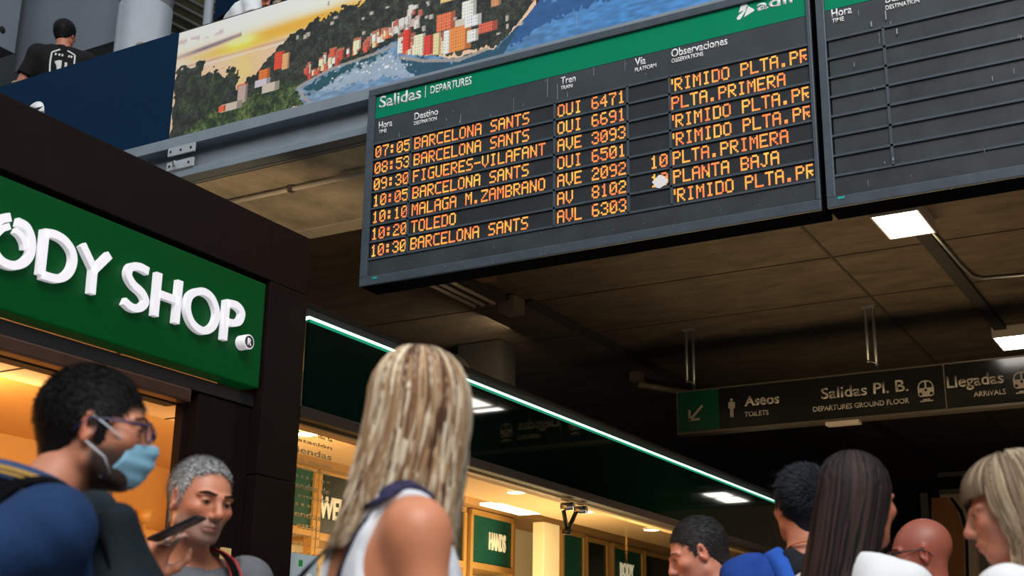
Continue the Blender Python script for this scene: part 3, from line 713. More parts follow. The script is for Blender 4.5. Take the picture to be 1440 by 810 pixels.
box('rail', (GX-.06, 5.17, 2.50), (GX+.01, 20.5, 2.56), mat('railb', (.018, .010, .007), .4), e, .006)
box('rail', (GX-.10, 5.17, 2.485), (GX-.062, 20.5, 2.51), M['aluminium'], e, .004)
tag(e, 'brown metal rail under the dark green glass parapet', 'rail')
for i, (y0, y1) in enumerate(((5.19, 9.185), (9.20, 13.2), (13.215, 17.2), (17.215, 20.5))):
    struct(box(f'window_{i+5}', (GX-.09, y0, .02), (GX-.075, y1, 2.49), M['glass']))
# spider fitting at a glass joint
e = empty('glass_fitting'); y = 9.19; z = 2.33
c = [GX-.14, at(803, 725, 0, GX-.12)[1], at(803, 725, 0, GX-.12)[2]]
y = c[1]
for dy, dz in ((-.10, .10), (.10, .10), (-.08, -.12), (.08, -.12)):
    if dz < 0: continue
    tube('arm', [(GX-.15, y, c[2]-.11), (GX-.13, y+dy, c[2]+dz-.06)], .016, mat('armm', (.10, .09, .07), .3, metal=.8), e, 8)
    tube('button', [(GX-.14, y+dy, c[2]+dz-.05), (GX-.05, y+dy, c[2]+dz-.05)], .028, M['steel'], e, 14)
tube('hub', [(GX-.18, y, c[2]-.11), (GX-.12, y, c[2]-.11)], .022, mat('hubm', (.10, .09, .07), .3, metal=.8), e, 12)
tag(e, 'V-shaped steel fitting clamping the glass joint by the cream column', 'glass fitting')
# ---- interior
struct(box('ceiling_shop', (-5.78, .0, 2.75), (SX-.41, 20.5, 2.85), M['shopceil']))
struct(box('ceiling_shop_rear', (-9.2, .0, 3.0), (-5.78, 20.5, 3.04), M['shopceil2']))
struct(box('ceiling_shop_edge', (SX-.41, 5.18, 2.56), (SX-.31, 20.5, 2.85), M['shopceil']))
struct(box('wall_shop_back', (-8.3, .0, 0), (-8.19, 6.6, 3.0), M['shopwall']))
struct(box('wall_shop_far', (-8.3, 6.6, 0), (-8.19, 20.5, 3.0), M['shopwall']))
struct(box('wall_shop_near', (-8.3, -.1, 0), (SX-.3, 0, 3.0), M['shopwall']))
struct(box('wall_shop_end', (-8.3, 20.5, 0), (SX, 20.6, 3.05), M['shopwall']))
struct(box('cornice', (-8.19, .0, 2.30), (-7.9, 9.5, 2.42), M['shopwall']))
bpy.data.objects['cornice'].name = 'trim_20'
for j, y in enumerate((1.9, 3.2, 4.5, 5.8)):
    struct(box(f'trim_{21+j}', (-5.78, y, 2.746), (SX-.35, y+.012, 2.75), M['joint']))
struct(box('trim_25', (-5.41, .2, 2.746), (-5.40, 4.5, 2.75), M['joint']))
def downlight(x, y, lab, grp):
    d = empty('downlight')
    tube('lens', [(x, y, 2.748), (x, y, 2.740)], .075, M['shoplamp'], d, 24)
    bm = bmesh.new(); n = 24
    for r0, r1, z in ((.075, .095, 2.738),):
        a = [bm.verts.new((x+math.cos(t)*r0, y+math.sin(t)*r0, z)) for t in np.linspace(0, 6.2832, n, endpoint=False)]
        b_ = [bm.verts.new((x+math.cos(t)*r1, y+math.sin(t)*r1, z+.01)) for t in np.linspace(0, 6.2832, n, endpoint=False)]
        for i in range(n): bm.faces.new((a[i], a[(i+1) % n], b_[(i+1) % n], b_[i]))
    fin('ring', bm, M['cream'], d); tag(d, lab, 'downlight', grp)
for y, od in zip((6.53, 7.87, 9.22, 10.44, 11.85, 13.2, 14.5, 15.8), ('first', 'second', 'third', 'fourth', 'fifth', 'sixth', 'seventh', 'eighth')):
    downlight(-5.28, y, f'{od} round downlight from the dark post in the warm shop ceiling', 'row of round downlights in the shop ceiling')
for x, y0, y1, lab in ((-5.86, 6.2, 7.0, 'white rectangular light panel behind the printed shop glass'), (-5.86, 9.75, 10.45, 'white rectangular light panel above the HANDS display'), (-7.0, 2.0, 2.8, 'white rectangular light panel over the shop entrance'), (-7.0, 13, 13.7, 'white rectangular light panel at the far end of the shop')):
    o = box('light_panel', (x-.10, y0, 2.90 if x > -6 else 2.98), (x+.10, y1, 2.92 if x > -6 else 3.0), M['shoplamp'])
    if x > -6: o.location.z = -.155; o.location.x = .02
    tag(o, lab, 'light panel', 'light panels inside the shop')
# warm area lights added unseen in the shop to brighten its ceilings and walls
area('shop_fill', (-6.6, 3.3, 2.6), (1.6, 4), 170, (1, .60, .25), (-6.9, 3.3, 0)).rotation_euler = (math.pi, 0, 0)
area('shop_fill', (-6.6, 3.3, 2.45), (1.6, 4), 160, (1, .66, .32), (-6.9, 3.3, 0))
area('shop_fill', (-5.0, 6.3, 2.4), (.6, 2.6), 90, (1, .66, .32), (-8.2, 7.6, 1.8))
area('shop_fill', (-5.4, 10, 1.5), (1.0, 9), 190, (1, .70, .36), (-5.6, 10, 3))
area('shop_fill', (-5.1, 10.5, 2.70), (.5, 9), 130, (1, .78, .48), (-6.6, 10.5, 1.8))
# display wall behind the glass: gold framed bays with green headers
WX = -6.5
def bay(y0, y1, z0, z1, word, m, lab, tex=None):
    b = empty('display_bay')
    box('header_panel', (WX-.06, y0+.03, z0), (WX-.02, y1-.03, z1), M[m], b)
    box('frame_top', (WX-.08, y0, z1), (WX, y1, z1+.05), M['gold'], b, .004)
    box('frame_post', (WX-.08, y0-.015, 0), (WX, y0+.03, z1), M['gold'], b, .004)
    box('frame_post', (WX-.08, y1-.03, 0), (WX, y1+.015, z1), M['gold'], b, .004)
    box('shelf', (WX-.35, y0+.03, z0-.06), (WX, y1-.03, z0-.002), M['gold'], b, .004)
    box('back_panel', (WX-.40, y0, 0), (WX-.36, y1, z0-.06), M['cream'], b)
    for s in (1.9, 1.45, 1.0): box('shelf', (WX-.35, y0+.03, s), (WX, y1-.03, s+.03), M['gold'], b)
    if word:
        text('lettering', word[0], (WX-.019, word[1], word[2]), (0, 1, 0), Z_, word[3], word[4], M['cream_em'], b, .03, .01)
    tag(b, lab, 'display bay', 'display bays along the shop wall'); return b
M['cream_em'] = mat('cream_em', (.9, .82, .6), .5, emit=(1, .88, .62), es=.35)
bay(7.62, 8.22, 2.40, 2.84, None, 'shopgreen', 'shop display bay with bright green header beside the dark brown post')
bay(8.26, 9.15, 2.38, 2.84, ('WELL', at(451, 720, 0, WX)[1], at(466, 729, 0, WX)[2], .40, .17), 'shopdark', 'shop display bay with dark header reading WE behind the blonde person')
bay(9.4, 10.44, 2.36, 2.80, None, 'shopdark', 'shop display bay with dark blank header left of the HANDS header')
bay(10.54, 11.33, 2.37, 2.80, ('HANDS', at(690, 750, 0, WX)[1], 2.515, at(713, 750, 0, WX)[1]-at(690, 750, 0, WX)[1], .16), 'shopgreen', 'shop display bay with green header reading HANDS')
bay(12.35, 12.85, 2.30, 2.82, None, 'shopgreen', 'narrow shop display bay with green header right of the cream column')
bay(12.9, 13.42, 2.30, 2.80, None, 'shopdark', 'shop display bay with dark header left of the BODY header')
bay(13.55, 14.35, 2.30, 2.80, ('BODY', at(874, 808, 0, WX)[1], at(874, 808, 0, WX)[2]-.01, at(893, 808, 0, WX)[1]-at(874, 808, 0, WX)[1], .15), 'shopgreen', 'shop display bay with green header reading BODY')
bay(14.4, 15.3, 2.30, 2.80, None, 'shopdark', 'shop display bay with dark header right of the BODY header')
bay(15.4, 16.4, 2.30, 2.80, None, 'shopdark', 'last dark-headed display bay at the far end of the shop')
bay(16.5, 17.6, 2.30, 2.80, None, 'shopgreen', 'far green-headed display bay behind the crowd')
struct(box('wall_shop_display', (WX-.5, 7.6, 0), (WX-.42, 20.5, 2.88), M['cream']))
struct(box('wall_shop_soffit', (WX-.42, 7.6, 2.86), (WX+.10, 20.5, 3.0), mat('soffit', (.45, .26, .10), .6)))
q0 = at(765, 760, 0, WX+.55); q1 = at(787, 760, 0, WX+.55)
o = box('cream_column', (WX+.43, q0[1], 0), (WX+.55, q1[1], 2.745), M['cream'], None, .006)
tag(o, 'square cream column behind the shop glass right of HANDS', 'column')
# lettering strip printed on the glass beside the post
e = empty('glass_print')
GP = GX-.07
words = ['tiendas de la', 'estacion', 'tiendas', 'de la estacion', 'tiendas de la', 'e s t a c i o n', 'tiendas de', 'la estacion', 'e s t a c i', 'tiendas', 'la estaci', 'tiendas de', 'e s t a c i o', 'tiendas', 'la estaci', 'tiendas de la', 'e s t a c i', 'tiendas', 'estacion de']
z = 2.46; y0 = 5.205
for i, wd in enumerate(words):
    big = i in (2, 6, 9, 10, 13, 14)
    hh = .034 if big else .02
    text('lettering', wd.replace('acion', 'aci\u00f3n'), (GP, y0, z-hh), (0, 1, 0), Z_, .33 if i < 8 else .27, hh, M['print_'] if i < 8 else M['gold'], e, .01, .001)
    z -= hh+.022
tag(e, 'narrow strip of repeated Spanish words printed on the shop glass', 'lettering')
# opening hours notice on the glass
e = empty('hours_notice'); q = at(424, 805, 0, GX-.07)
box('sheet', (GX-.074, q[1]-.16, 1.55), (GX-.068, q[1]+.12, q[2]+.09), mat('notice', (.45, .55, .58), .5), e)
for j in range(2):
    for k in range(6): box('print_block', (GX-.068, q[1]-.02+j*.06, q[2]-.02-k*.03), (GX-.0665, q[1]+.02+j*.06, q[2]-.002-k*.03), M['white'], e)
box('logo', (GX-.068, q[1]-.03, q[2]+.03), (GX-.0665, q[1]+.0, q[2]+.06), mat('leafgreen', (.02, .25, .05), .5), e)
tag(e, 'pale notice with a green leaf mark on the glass beside the dark post', 'notice')
# small lamp inside entrance and switch plate
e = empty('uplighter'); q = at(203, 724, 0, -7.2)
bm = bmesh.new(); addtube(bm, [(q[0], q[1], q[2]-.06), (q[0], q[1], q[2]+.03)], [.03, .075], 20); fin('shade', bm, mat('shade', (.45, .25, .06), .5), e, True)
tube('stem', [(q[0], q[1], 0), (q[0], q[1], q[2]-.06)], .015, M['gold'], e); tag(e, 'small golden uplighter lamp in the shop between the two men', 'lamp')
q = at(315, 783, 0, SX-.06); o = box('wall_tag', (SX-.06, q[1]-.03, q[2]-.05), (SX-.045, q[1]+.03, q[2]+.04), mat('tagm', (.75, .50, .20), .5)); tag(o, 'small yellow label on the dark reveal behind the grey-haired man', 'label')
# ---- far end beyond the shop: stall with curved coloured panels, rails
e = empty('cafe_screen')
fy = 19.0
a = at(1320, 692, 1, fy); b_ = at(1440, 700, 1, fy)
box('frame', (-4.1, fy, a[2]-.03), (a[0]+4, fy+.1, a[2]+.03), mat('railf', (.10, .085, .06), .4), e)
box('frame', (-4.1, fy, at(1320, 668, 1, fy)[2]-.03), (a[0]+4, fy+.1, at(1320, 668, 1, fy)[2]+.03), mat('railf2', (.10, .085, .06), .4), e)
box('panel', (-4.1, fy+.05, 0), (a[0]+4, fy+.09, a[2]-.03), mat('panelt', (.45, .33, .20), .6), e)
for px in (1378, 1300): 
    q = at(px, 720, 1, fy); box('post', (q[0]-.04, fy-.02, 0), (q[0]+.04, fy+.1, a[2]), mat('railf3', (.12, .10, .08), .4), e)
wall_poly('curved_inlay', [(1331, 700), (1345, 715), (1353, 740), (1356, 770), (1356, 820), (1310, 820), (1310, 700)], 1, fy+.05, mat('inlay1', (.35, .12, .02), .5), e, .01)
wall_poly('curved_inlay', [(1352, 698), (1376, 698), (1376, 745), (1364, 730), (1356, 712)], 1, fy+.05, mat('inlay2', (.02, .05, .03), .5), e, .01)
wall_poly('curved_inlay', [(1335, 700), (1340, 700), (1354, 718), (1361, 745), (1363, 820), (1359, 820), (1357, 750), (1350, 722)], 1, fy+.04, M['joint'], e, .01)
tag(e, 'framed screen with curved orange and green inlays behind the bald man', 'screen')
for i, (py, lab) in enumerate(((680, 'upper thin grey pipe crossing the far ceiling left of the fringed girl'), (697, 'lower thin grey pipe crossing the far ceiling left of the fringed girl'))):
    a = at(1265, py, 1, 24+i*1.5); o = tube('pipe', [(a[0]-4, 24+i*1.5, a[2]), (a[0]+6, 24+i*1.5, a[2])], .03, M['galv']); tag(o, lab, 'pipe')
# ================================================================ PEOPLE: implicit bodies, one continuous surface each
def rotm(yaw=0, pitch=0, roll=0):
    """yaw about z (positive turns left), pitch about x (positive looks up), roll about y"""
    cy, sy = math.cos(yaw), math.sin(yaw); cp, sp = math.cos(pitch), math.sin(pitch); cr, sr = math.cos(roll), math.sin(roll)
    Rz = np.array([[cy, -sy, 0], [sy, cy, 0], [0, 0, 1]]); Rx = np.array([[1, 0, 0], [0, cp, -sp], [0, sp, cp]]); Ry = np.array([[cr, 0, sr], [0, 1, 0], [-sr, 0, cr]])
    return Rz@Rx@Ry
class Field:
    def __init__(s, xs, ys, zs):
        s.ax = [np.asarray(a, np.float32) for a in (xs, ys, zs)]
        s.D = np.full([len(a) for a in s.ax], .5, np.float32)
    def sub(s, lo, hi):
        sl = []
        for a, l, h in zip(s.ax, lo, hi):
            i0 = max(np.searchsorted(a, l)-1, 0); i1 = min(np.searchsorted(a, h)+1, len(a)); sl.append(slice(i0, max(i1, i0+1)))
        g = np.meshgrid(*[a[q] for a, q in zip(s.ax, sl)], indexing='ij', sparse=True)
        return tuple(sl), g
    def put(s, sl, d, k, op):
        D = s.D[sl]
        if op == 'add':
            if k > 0:
                h = np.clip(k-np.abs(D-d), 0, None)/k; s.D[sl] = np.minimum(D, d)-h*h*k*.25
            else: s.D[sl] = np.minimum(D, d)
        else:
            d = -d
            if k > 0:
                h = np.clip(k-np.abs(D-d), 0, None)/k; s.D[sl] = np.maximum(D, d)+h*h*k*.25
            else: s.D[sl] = np.maximum(D, d)
    def ell(s, c, r, R=None, k=.02, op='add', inf=0.0):
        c = np.asarray(c, float); r = np.asarray(r, float)+inf; R = np.eye(3) if R is None else R
        e = np.abs(R)@r+k+.02
        sl, (X, Y, Z) = s.sub(c-e, c+e); X = X-c[0]; Y = Y-c[1]; Z = Z-c[2]
        a = (R[0, 0]*X+R[1, 0]*Y+R[2, 0]*Z)/r[0]; b = (R[0, 1]*X+R[1, 1]*Y+R[2, 1]*Z)/r[1]; g = (R[0, 2]*X+R[1, 2]*Y+R[2, 2]*Z)/r[2]
        k0 = np.sqrt(a*a+b*b+g*g)+1e-6; k1 = np.sqrt((a/r[0])**2+(b/r[1])**2+(g/r[2])**2)+1e-6
        s.put(sl, (k0*(k0-1)/k1).astype(np.float32), k, op)
    def cap(s, a, b, ra, rb=None, k=.02, op='add', inf=0.0, cut=None, flat=None):
        a = np.asarray(a, float); b = np.asarray(b, float); rb = ra if rb is None else rb; ra = ra+inf; rb = rb+inf
        m = max(ra, rb)+k+.02
        sl, (X, Y, Z) = s.sub(np.minimum(a, b)-m, np.maximum(a, b)+m); d = b-a; L2 = d@d+1e-9
        t = np.clip(((X-a[0])*d[0]+(Y-a[1])*d[1]+(Z-a[2])*d[2])/L2, 0, 1)
        q = np.sqrt((X-a[0]-t*d[0])**2+(Y-a[1]-t*d[1])**2+(Z-a[2]-t*d[2])**2)-(ra+(rb-ra)*t)
        if cut is not None:
            for (p, n) in cut: q = np.maximum(q, (X-p[0])*n[0]+(Y-p[1])*n[1]+(Z-p[2])*n[2])
        s.put(sl, q.astype(np.float32), k, op)
    def mesh(s):
        D = s.D; S = D < 0; nx, ny, nz = D.shape
        cell = np.zeros((nx-1, ny-1, nz-1), np.uint8)
        for i in (0, 1):
            for j in (0, 1):
                for k in (0, 1): cell += S[i:nx-1+i, j:ny-1+j, k:nz-1+k]
        act = (cell > 0) & (cell < 8); I = np.argwhere(act); idx = np.full(cell.shape, -1, np.int32); idx[tuple(I.T)] = np.arange(len(I))
        P = np.zeros((len(I), 3)); N = np.zeros(len(I))
        cr = np.array([(a, b, c) for a in (0, 1) for b in (0, 1) for c in (0, 1)])
        val = [D[I[:, 0]+a, I[:, 1]+b, I[:, 2]+c] for a, b, c in cr]
        pos = [np.stack([s.ax[0][I[:, 0]+a], s.ax[1][I[:, 1]+b], s.ax[2][I[:, 2]+c]], 1) for a, b, c in cr]
        for u in range(8):
            for v in range(u+1, 8):
                if np.abs(cr[u]-cr[v]).sum() != 1: continue
                m = (val[u] < 0) != (val[v] < 0)
                t = (val[u]/(val[u]-val[v]+1e-12))[m][:, None]
                P[m] += pos[u][m]*(1-t)+pos[v][m]*t; N[m] += 1
        P /= N[:, None]
        Q = []
        for ax in range(3):
            o = [(1, 2), (2, 0), (0, 1)][ax]
            A = np.take(S, np.arange(D.shape[ax]-1), ax); B = np.take(S, np.arange(1, D.shape[ax]), ax)
            E = np.argwhere(A != B)
            ok = np.ones(len(E), bool)
            for a in o: ok &= (E[:, a] > 0) & (E[:, a] < D.shape[a]-1)
            E = E[ok]; fl = A[tuple(E.T)]
            def g(d1, d2):
                e = E.copy(); e[:, o[0]] -= d1; e[:, o[1]] -= d2; return idx[tuple(e.T)]
            q = np.stack([g(1, 1), g(0, 1), g(0, 0), g(1, 0)], 1); q[~fl] = q[~fl][:, ::-1]; Q.append(q)
        return P, np.concatenate(Q)
def np_mesh(name, P, Q, m, parent, col=None, smooth=True):
    me = bpy.data.meshes.new(name); me.vertices.add(len(P)); me.vertices.foreach_set('co', np.ascontiguousarray(P, np.float32).ravel())
    n = Q.shape[1]; me.loops.add(Q.size); me.loops.foreach_set('vertex_index', Q.ravel().astype(np.int32)); me.polygons.add(len(Q))
    me.polygons.foreach_set('loop_start', np.arange(0, Q.size, n, dtype=np.int32)); me.update(calc_edges=True)
    if col is not None:
        ca = me.color_attributes.new('Col', 'FLOAT_COLOR', 'POINT'); ca.data.foreach_set('color', np.concatenate([col, np.ones((len(P), 1))], 1).astype(np.float32).ravel())
    return link(name, me, m, parent, smooth)
def spans(lo, hi, coarse, fines):
    """axis samples: coarse spacing, finer inside each (centre, half, step)"""
    out = [lo]
    while out[-1] < hi:
        st = coarse
        for c, h, f in fines:
            if c-h-.01 <= out[-1] <= c+h: st = min(st, f)
        out.append(out[-1]+st)
    return np.array(out)
MSKIN = {}
def skin_mat(name):
    m = mat(name, (.6, .4, .3), .48, attr='Col', noise=.05, nscale=30, bump=.06, bscale=90)
    b = m.node_tree.nodes['Principled BSDF']; b.inputs['Subsurface Weight'].default_value = .08; b.inputs['Subsurface Radius'].default_value = (.012, .005, .003); b.inputs['Subsurface Scale'].default_value = .5
    return m
M['skin'] = skin_mat('skin')
M['hair'] = mat('hair', (.1, .1, .1), .55, attr='Col', spec=.13)
def s_open(f): return getattr(f, 'open', 1.0)
def head_prims(f, c, R, s, fem=0, ears=1, op_inf=0.0, face=1, nose=1.0):
    T = lambda p: c+R@(np.array(p)*s)
    def E(p, r, Rl=None, k=.02, op='add'): f.ell(T(p), np.array(r)*s, R if Rl is None else R@Rl, k*s, op)
    def C(a, b, ra, rb=None, k=.015, op='add'): f.cap(T(a), T(b), ra*s, (rb if rb is not None else ra)*s, k*s, op)
    j = .94 if fem else 1
    E((0, -.022, .028), (.075, .094, .088)); E((0, .012, -.010), (.067, .078, .085), k=.03)
    E((0, .028, -.055), (.054*j, .056, .055), k=.03); E((0, .050, -.082), (.036*j, .034, .026), k=.02)
    C((-.050*j, .005, -.066), (-.020, .062, -.092), .016, .015, .02); C((.050*j, .005, -.066), (.020, .062, -.092), .016, .015, .02)
    E((0, .070, -.096), (.018, .014, .013), k=.015)
    for q in (-1, 1):
        E((q*.043, .060, -.020), (.021, .022, .018), k=.02)
        C((q*.012, .088, .019), (q*.050, .070, .020), .009 if not fem else .006, .007, .012)
        E((q*.031, .100, .004), (.019, .016, .0125), k=.012, op='cut')
        E((q*.031, .0745, .003), (.0150, .0135, .0125), k=.004)          # eyelids around the ball
        E((q*.031, .0905, .0010), (.0115, .0065, .0048*s_open(f)), k=.002, op='cut')   # open slit
        if ears:
            Re = rotm(q*-.35, 0, q*.12)
            E((q*.077, -.006, -.008), (.0085, .018, .031), Re, k=.008)
            E((q*.084, .001, -.004), (.0065, .010, .017), Re, k=.005, op='cut')
            E((q*.078, -.008, -.033), (.006, .008, .009), Re, k=.006)
    C((0, .088, .012), (0, .108*nose+.0, -.026), .0085, .0115, .014); E((0, .109, -.031), (.0125, .011, .0105), k=.008)
    for q in (-1, 1):
        E((q*.0125, .098, -.036), (.0075, .011, .0075), k=.006); E((q*.0065, .104, -.043), (.0035, .005, .004), k=.002, op='cut')
    E((0, .086, -.062), (.026, .012, .018), k=.014)
    C((-.021, .0855, -.0635), (0, .0965, -.0595), .004, .0055, .005); C((.021, .0855, -.0635), (0, .0965, -.0595), .004, .0055, .005)
    C((-.017, .0855, -.0715), (.017, .0855, -.0715), .0055, .0055, .006); E((0, .091, -.0715), (.010, .0075, .0055), k=.005)
    C((-.022, .0915, -.0665), (0, .1015, -.0660), .0018, .0018, .002, 'cut'); C((.022, .0915, -.0665), (0, .1015, -.0660), .0018, .0018, .002, 'cut')
def make_hand(f, wr, R, side, curl=.5, inf=0, spread=.12, thumb=.6, fist=None):
    """R columns: x across palm (towards the little finger*side), y along fingers, z back of hand"""
    T = lambda p: np.asarray(wr)+R@np.array(p)
    f.cap(T((-.018*side, .02, 0)), T((-.020*side, .085, .002)), .0165, .0145, .012); f.cap(T((.018*side, .02, 0)), T((.024*side, .075, 0)), .015, .013, .012); f.cap(T((0, .01, 0)), T((0, .08, .003)), .018, .0155, .012)
    Ls = ((.044, .026, .021), (.048, .030, .022), (.044, .028, .021), (.035, .021, .019))
    for i, L in enumerate(Ls):
        x = (-.031+.0205*i)*side; p = np.array([x, .088-.004*abs(i-1), .002]); a = 0.0; sp = (i-1.2)*spread*side
        cr_ = fist[i] if fist else curl*(1+.12*i); r = .0088-.0006*(i == 3)
        for j, l in enumerate(L):
            a += cr_*(.8, 1.15, .75)[j]; q = p+l*np.array([math.sin(sp)*math.cos(a), math.cos(sp)*math.cos(a), -math.sin(a)])
            f.cap(T(p), T(q), r, r-.0008, .004); p = q; r -= .0008
    p = np.array([-.026*side, .022, -.006]); dirs = ((-.75, .62, -.25), (-.45, .80, -.35), (-.05+.2*thumb, .85, -.45)); r = .0135
    for d, l in zip(dirs, (.040, .032, .027)):
        d = np.array([d[0]*side, d[1], d[2]]); d /= np.linalg.norm(d); q = p+d*l; f.cap(T(p), T(q), r, r-.002, .008); p = q; r -= .002
class Person:
    def __init__(s, headpos, floor=0.0, face_a=0, body_a=0, pitch=0, roll=0, fem=0, build=1.0, arms=None, lean=0.0, skin=(.55, .30, .20), lip=None, head_shift=(0, 0), grid=(.0034, .010), nose=1.0, hscale=1.0, legs=None, ears=1, drop=0.0, eye_open=1.0):
        """angles in degrees: 0 faces away from the viewer, 90 to the viewer's right"""
        s.e = empty('person'); H = headpos[2]-floor; s.s = sc = H/1.635; s.hs = min(sc, 1.02)*hscale
        az = lambda a: -math.radians(a)+YAW      # turn about z of a figure built facing +Y
        s.Rb = rotm(az(body_a)); s.Rh = s.Rb.T@rotm(az(face_a), math.radians(pitch), math.radians(roll))
        hx, hy = head_shift
        off = s.Rb@np.array([hx, hy+.01*sc, 0]); s.org = np.array([headpos[0]-off[0], headpos[1]-off[1], floor])
        s.open = eye_open; s.fem = fem; s.b = build; s.hc = np.array([hx, hy+.01*sc, H]); s.skin = np.array(skin)*[1.08, .88, .78]; s.lean = lean; s.arms = arms or {}; s.nose = nose
        s.sw = (.180 if not fem else .155)*sc*build; s.lip = lip; s.ears = ears; s.legs = legs
        z = lambda v: v*sc
        s.sh = {q: np.array([q*s.sw, -.012+lean*.9, z(1.425-drop)]) for q in (-1, 1)}
        s.J = {}
        for q in (-1, 1):
            a = s.arms.get(q)
            el, wr = (a['el'], a['wr']) if a else ((q*(s.sw+.045), -.03, z(1.12)), (q*(s.sw+.06), .06, z(.87)))
            s.J[q] = (np.array(el, float), np.array(wr, float))
        s.grid = grid
        s.build_body()
    def W(s, P): return P@s.Rb.T+s.org
    def toloc(s, p): return s.Rb.T@(np.asarray(p)-s.org)
    def torso(s, f, inf=0.0, kk=.05):
        z = s.s; b = s.b; L = s.lean; fem = s.fem
        f.ell((0, .005+L*.6, 1.285*z), (.158*z*b*(.92 if fem else 1), .108*z*b, .185*z), k=kk, inf=inf)
        f.ell((0, .0+L*.2, 1.10*z), (.138*z*b*(.9 if fem else 1), .10*z*b, .17*z), k=kk, inf=inf)
        f.ell((0, -.012, .945*z), (.158*z, .115*z, .12*z), k=kk, inf=inf)
        for q in (-1, 1):
            f.cap((q*.03, -.03+L*.9, 1.465*z), s.sh[q]*[.86, 1, 1]+[0, 0, .004], .046*z, .05*z, k=.04, inf=inf)
            f.ell(s.sh[q]+[-q*.004, 0, -.012], (.054*z*b, .054*z*b, .060*z), k=.04, inf=inf)
            f.ell((q*.075*z, -.055+L*.7, 1.34*z), (.075*z, .05*z, .09*z), k=.04, inf=inf)
            if fem: f.ell((q*.072*z, .085+L*.5, 1.26*z), (.055*z, .05*z, .055*z), k=.03, inf=inf)
    def arm(s, f, q, inf=0.0, frac=None):
        el, wr = s.J[q]; sh = s.sh[q]; z = s.s; b = s.b*(.85 if s.fem else 1)
        if frac is None:
            f.cap(sh, el, .050*z*b, .040*z*b, k=.03); f.cap(el, wr, .040*z*b, .027*z*b, k=.02)
            f.cap(el+(wr-el)*.1, el+(wr-el)*.45, .042*z*b, .036*z*b, k=.02)
        else:
            e = sh+(el-sh)*min(frac, 1.0); d = (el-sh)/np.linalg.norm(el-sh)
            if frac <= 1:
                f.cap(sh, e+d*.05, .052*z*b+.004, .049*z*b+.004, k=.03, inf=inf, cut=[(e, d)])
            else:
                f.cap(sh, el, .052*z*b+.004, .044*z*b+.004, k=.03, inf=inf); fr = frac-1; e2 = el+(wr-el)*fr; d2 = (wr-el)/np.linalg.norm(wr-el)
                f.cap(el, e2+d2*.05, .044*z*b+.004, .034*z*b, k=.02, inf=inf, cut=[(e2, d2)])
    def neck(s, f, inf=0, k=.03):
        z = s.s; a = s.hc+s.Rh@(np.array([0, -.028, -.055])*s.hs)
        f.cap(a, (0, -.022+s.lean*.95, 1.44*z), (.052 if not s.fem else .043)*z, (.062 if not s.fem else .050)*z, k=k, inf=inf)
    def leg(s, f, q, inf=0, shoe=False):
        z = s.s; hip = np.array([q*.088*z, -.01, .90*z]); ph = (s.legs or 0)*q
        kn = np.array([q*.095*z, .03+ph*.12, .50*z]); an = np.array([q*.10*z, -.03+ph*.28-(abs(ph)*.03), .085*z])
        if shoe:
            f.ell(an+[0, .055, -.045], (.045*z, .125*z, .042*z), k=.02); f.ell(an+[0, -.02, -.03], (.040*z, .05*z, .055*z), k=.02)
        else:
            f.cap(hip, kn, .086*z, .056*z, k=.05, inf=inf); f.cap(kn, an, .054*z, .036*z, k=.03, inf=inf); f.ell(kn+(an-kn)*.28+[0, -.018, 0], (.050*z, .052*z, .10*z), k=.03, inf=inf)
            if not inf: f.cap(an, an+[0, .13, -.055], .036*z, .026*z, k=.02)
    def box(s, pad=.1):
        pts = [s.hc+[0, 0, .16], s.hc-[.13, .14, .14], s.hc+[.13, .15, .0], [-.3, -.25, -.0], [.3, .3, 0]]
        for q in (-1, 1): pts += [s.J[q][0], s.J[q][1]+[.16, .16, .16], s.J[q][1]-[.16, .16, .16]]
        pts = np.array(pts); return pts.min(0)-pad*.5, pts.max(0)+pad*.5
    def build_body(s):
        lo, hi = s.box(); lo[2] = -.01; fs, cs = s.grid; h = s.hs
        fx = [(s.hc[0], .095*h, fs)]; fy = [(s.hc[1]+.0, .125*h, fs)]; fz = [(s.hc[2]-.0, .135*h, fs)]
        for q in (-1, 1):
            a = s.arms.get(q)
            if a and a.get('fine'):
                c = s.J[q][1]+np.array(a.get('dir', (0, 0, 0)))*.09; fx.append((c[0], .11, .0045)); fy.append((c[1], .11, .0045)); fz.append((c[2], .11, .0045))
            else:
                c = s.J[q][1]+[0, 0, -.09]; fx.append((c[0], .055, .006)); fy.append((c[1], .06, .006)); fz.append((c[2], .11, .007))
        f = Field(spans(lo[0], hi[0], cs, fx), spans(lo[1], hi[1], cs, fy), spans(lo[2], hi[2], cs, fz))
        f.open = s.open
        s.torso(f, -.004)
        for q in (-1, 1):
            s.leg(f, q); s.arm(f, q); el, wr = s.J[q]; a = s.arms.get(q) or {}
            d = np.array(a.get('dir', (wr-el))); d = d/np.linalg.norm(d); bk = np.array(a.get('back', (q, 0, 0.0))); bk = bk-d*(bk@d); bk /= np.linalg.norm(bk); xx = np.cross(d, bk)
            s.J[q] = (el, wr); s.hR = getattr(s, 'hR', {}); s.hR[q] = np.stack([xx, d, bk], 1)
            make_hand(f, wr, s.hR[q], a.get('side', -q), a.get('curl', .35), fist=a.get('fist'))
        s.neck(f); head_prims(f, s.hc, s.Rh, s.hs, s.fem, s.ears, nose=s.nose)
        P, Q = f.mesh()
        # smooth the coarse body a little
        L = (P-s.hc)@s.Rh/s.hs; x, y, z = L.T; col = np.tile(s.skin, (len(P), 1)); ax = np.abs(x)
        hd = z > -.12
        def mixc(w_, c): 
            w_ = np.clip(w_, 0, 1)[:, None]; col[:] = col*(1-w_)+np.array(c)*w_
        red = s.skin*[1.05, .72, .68]
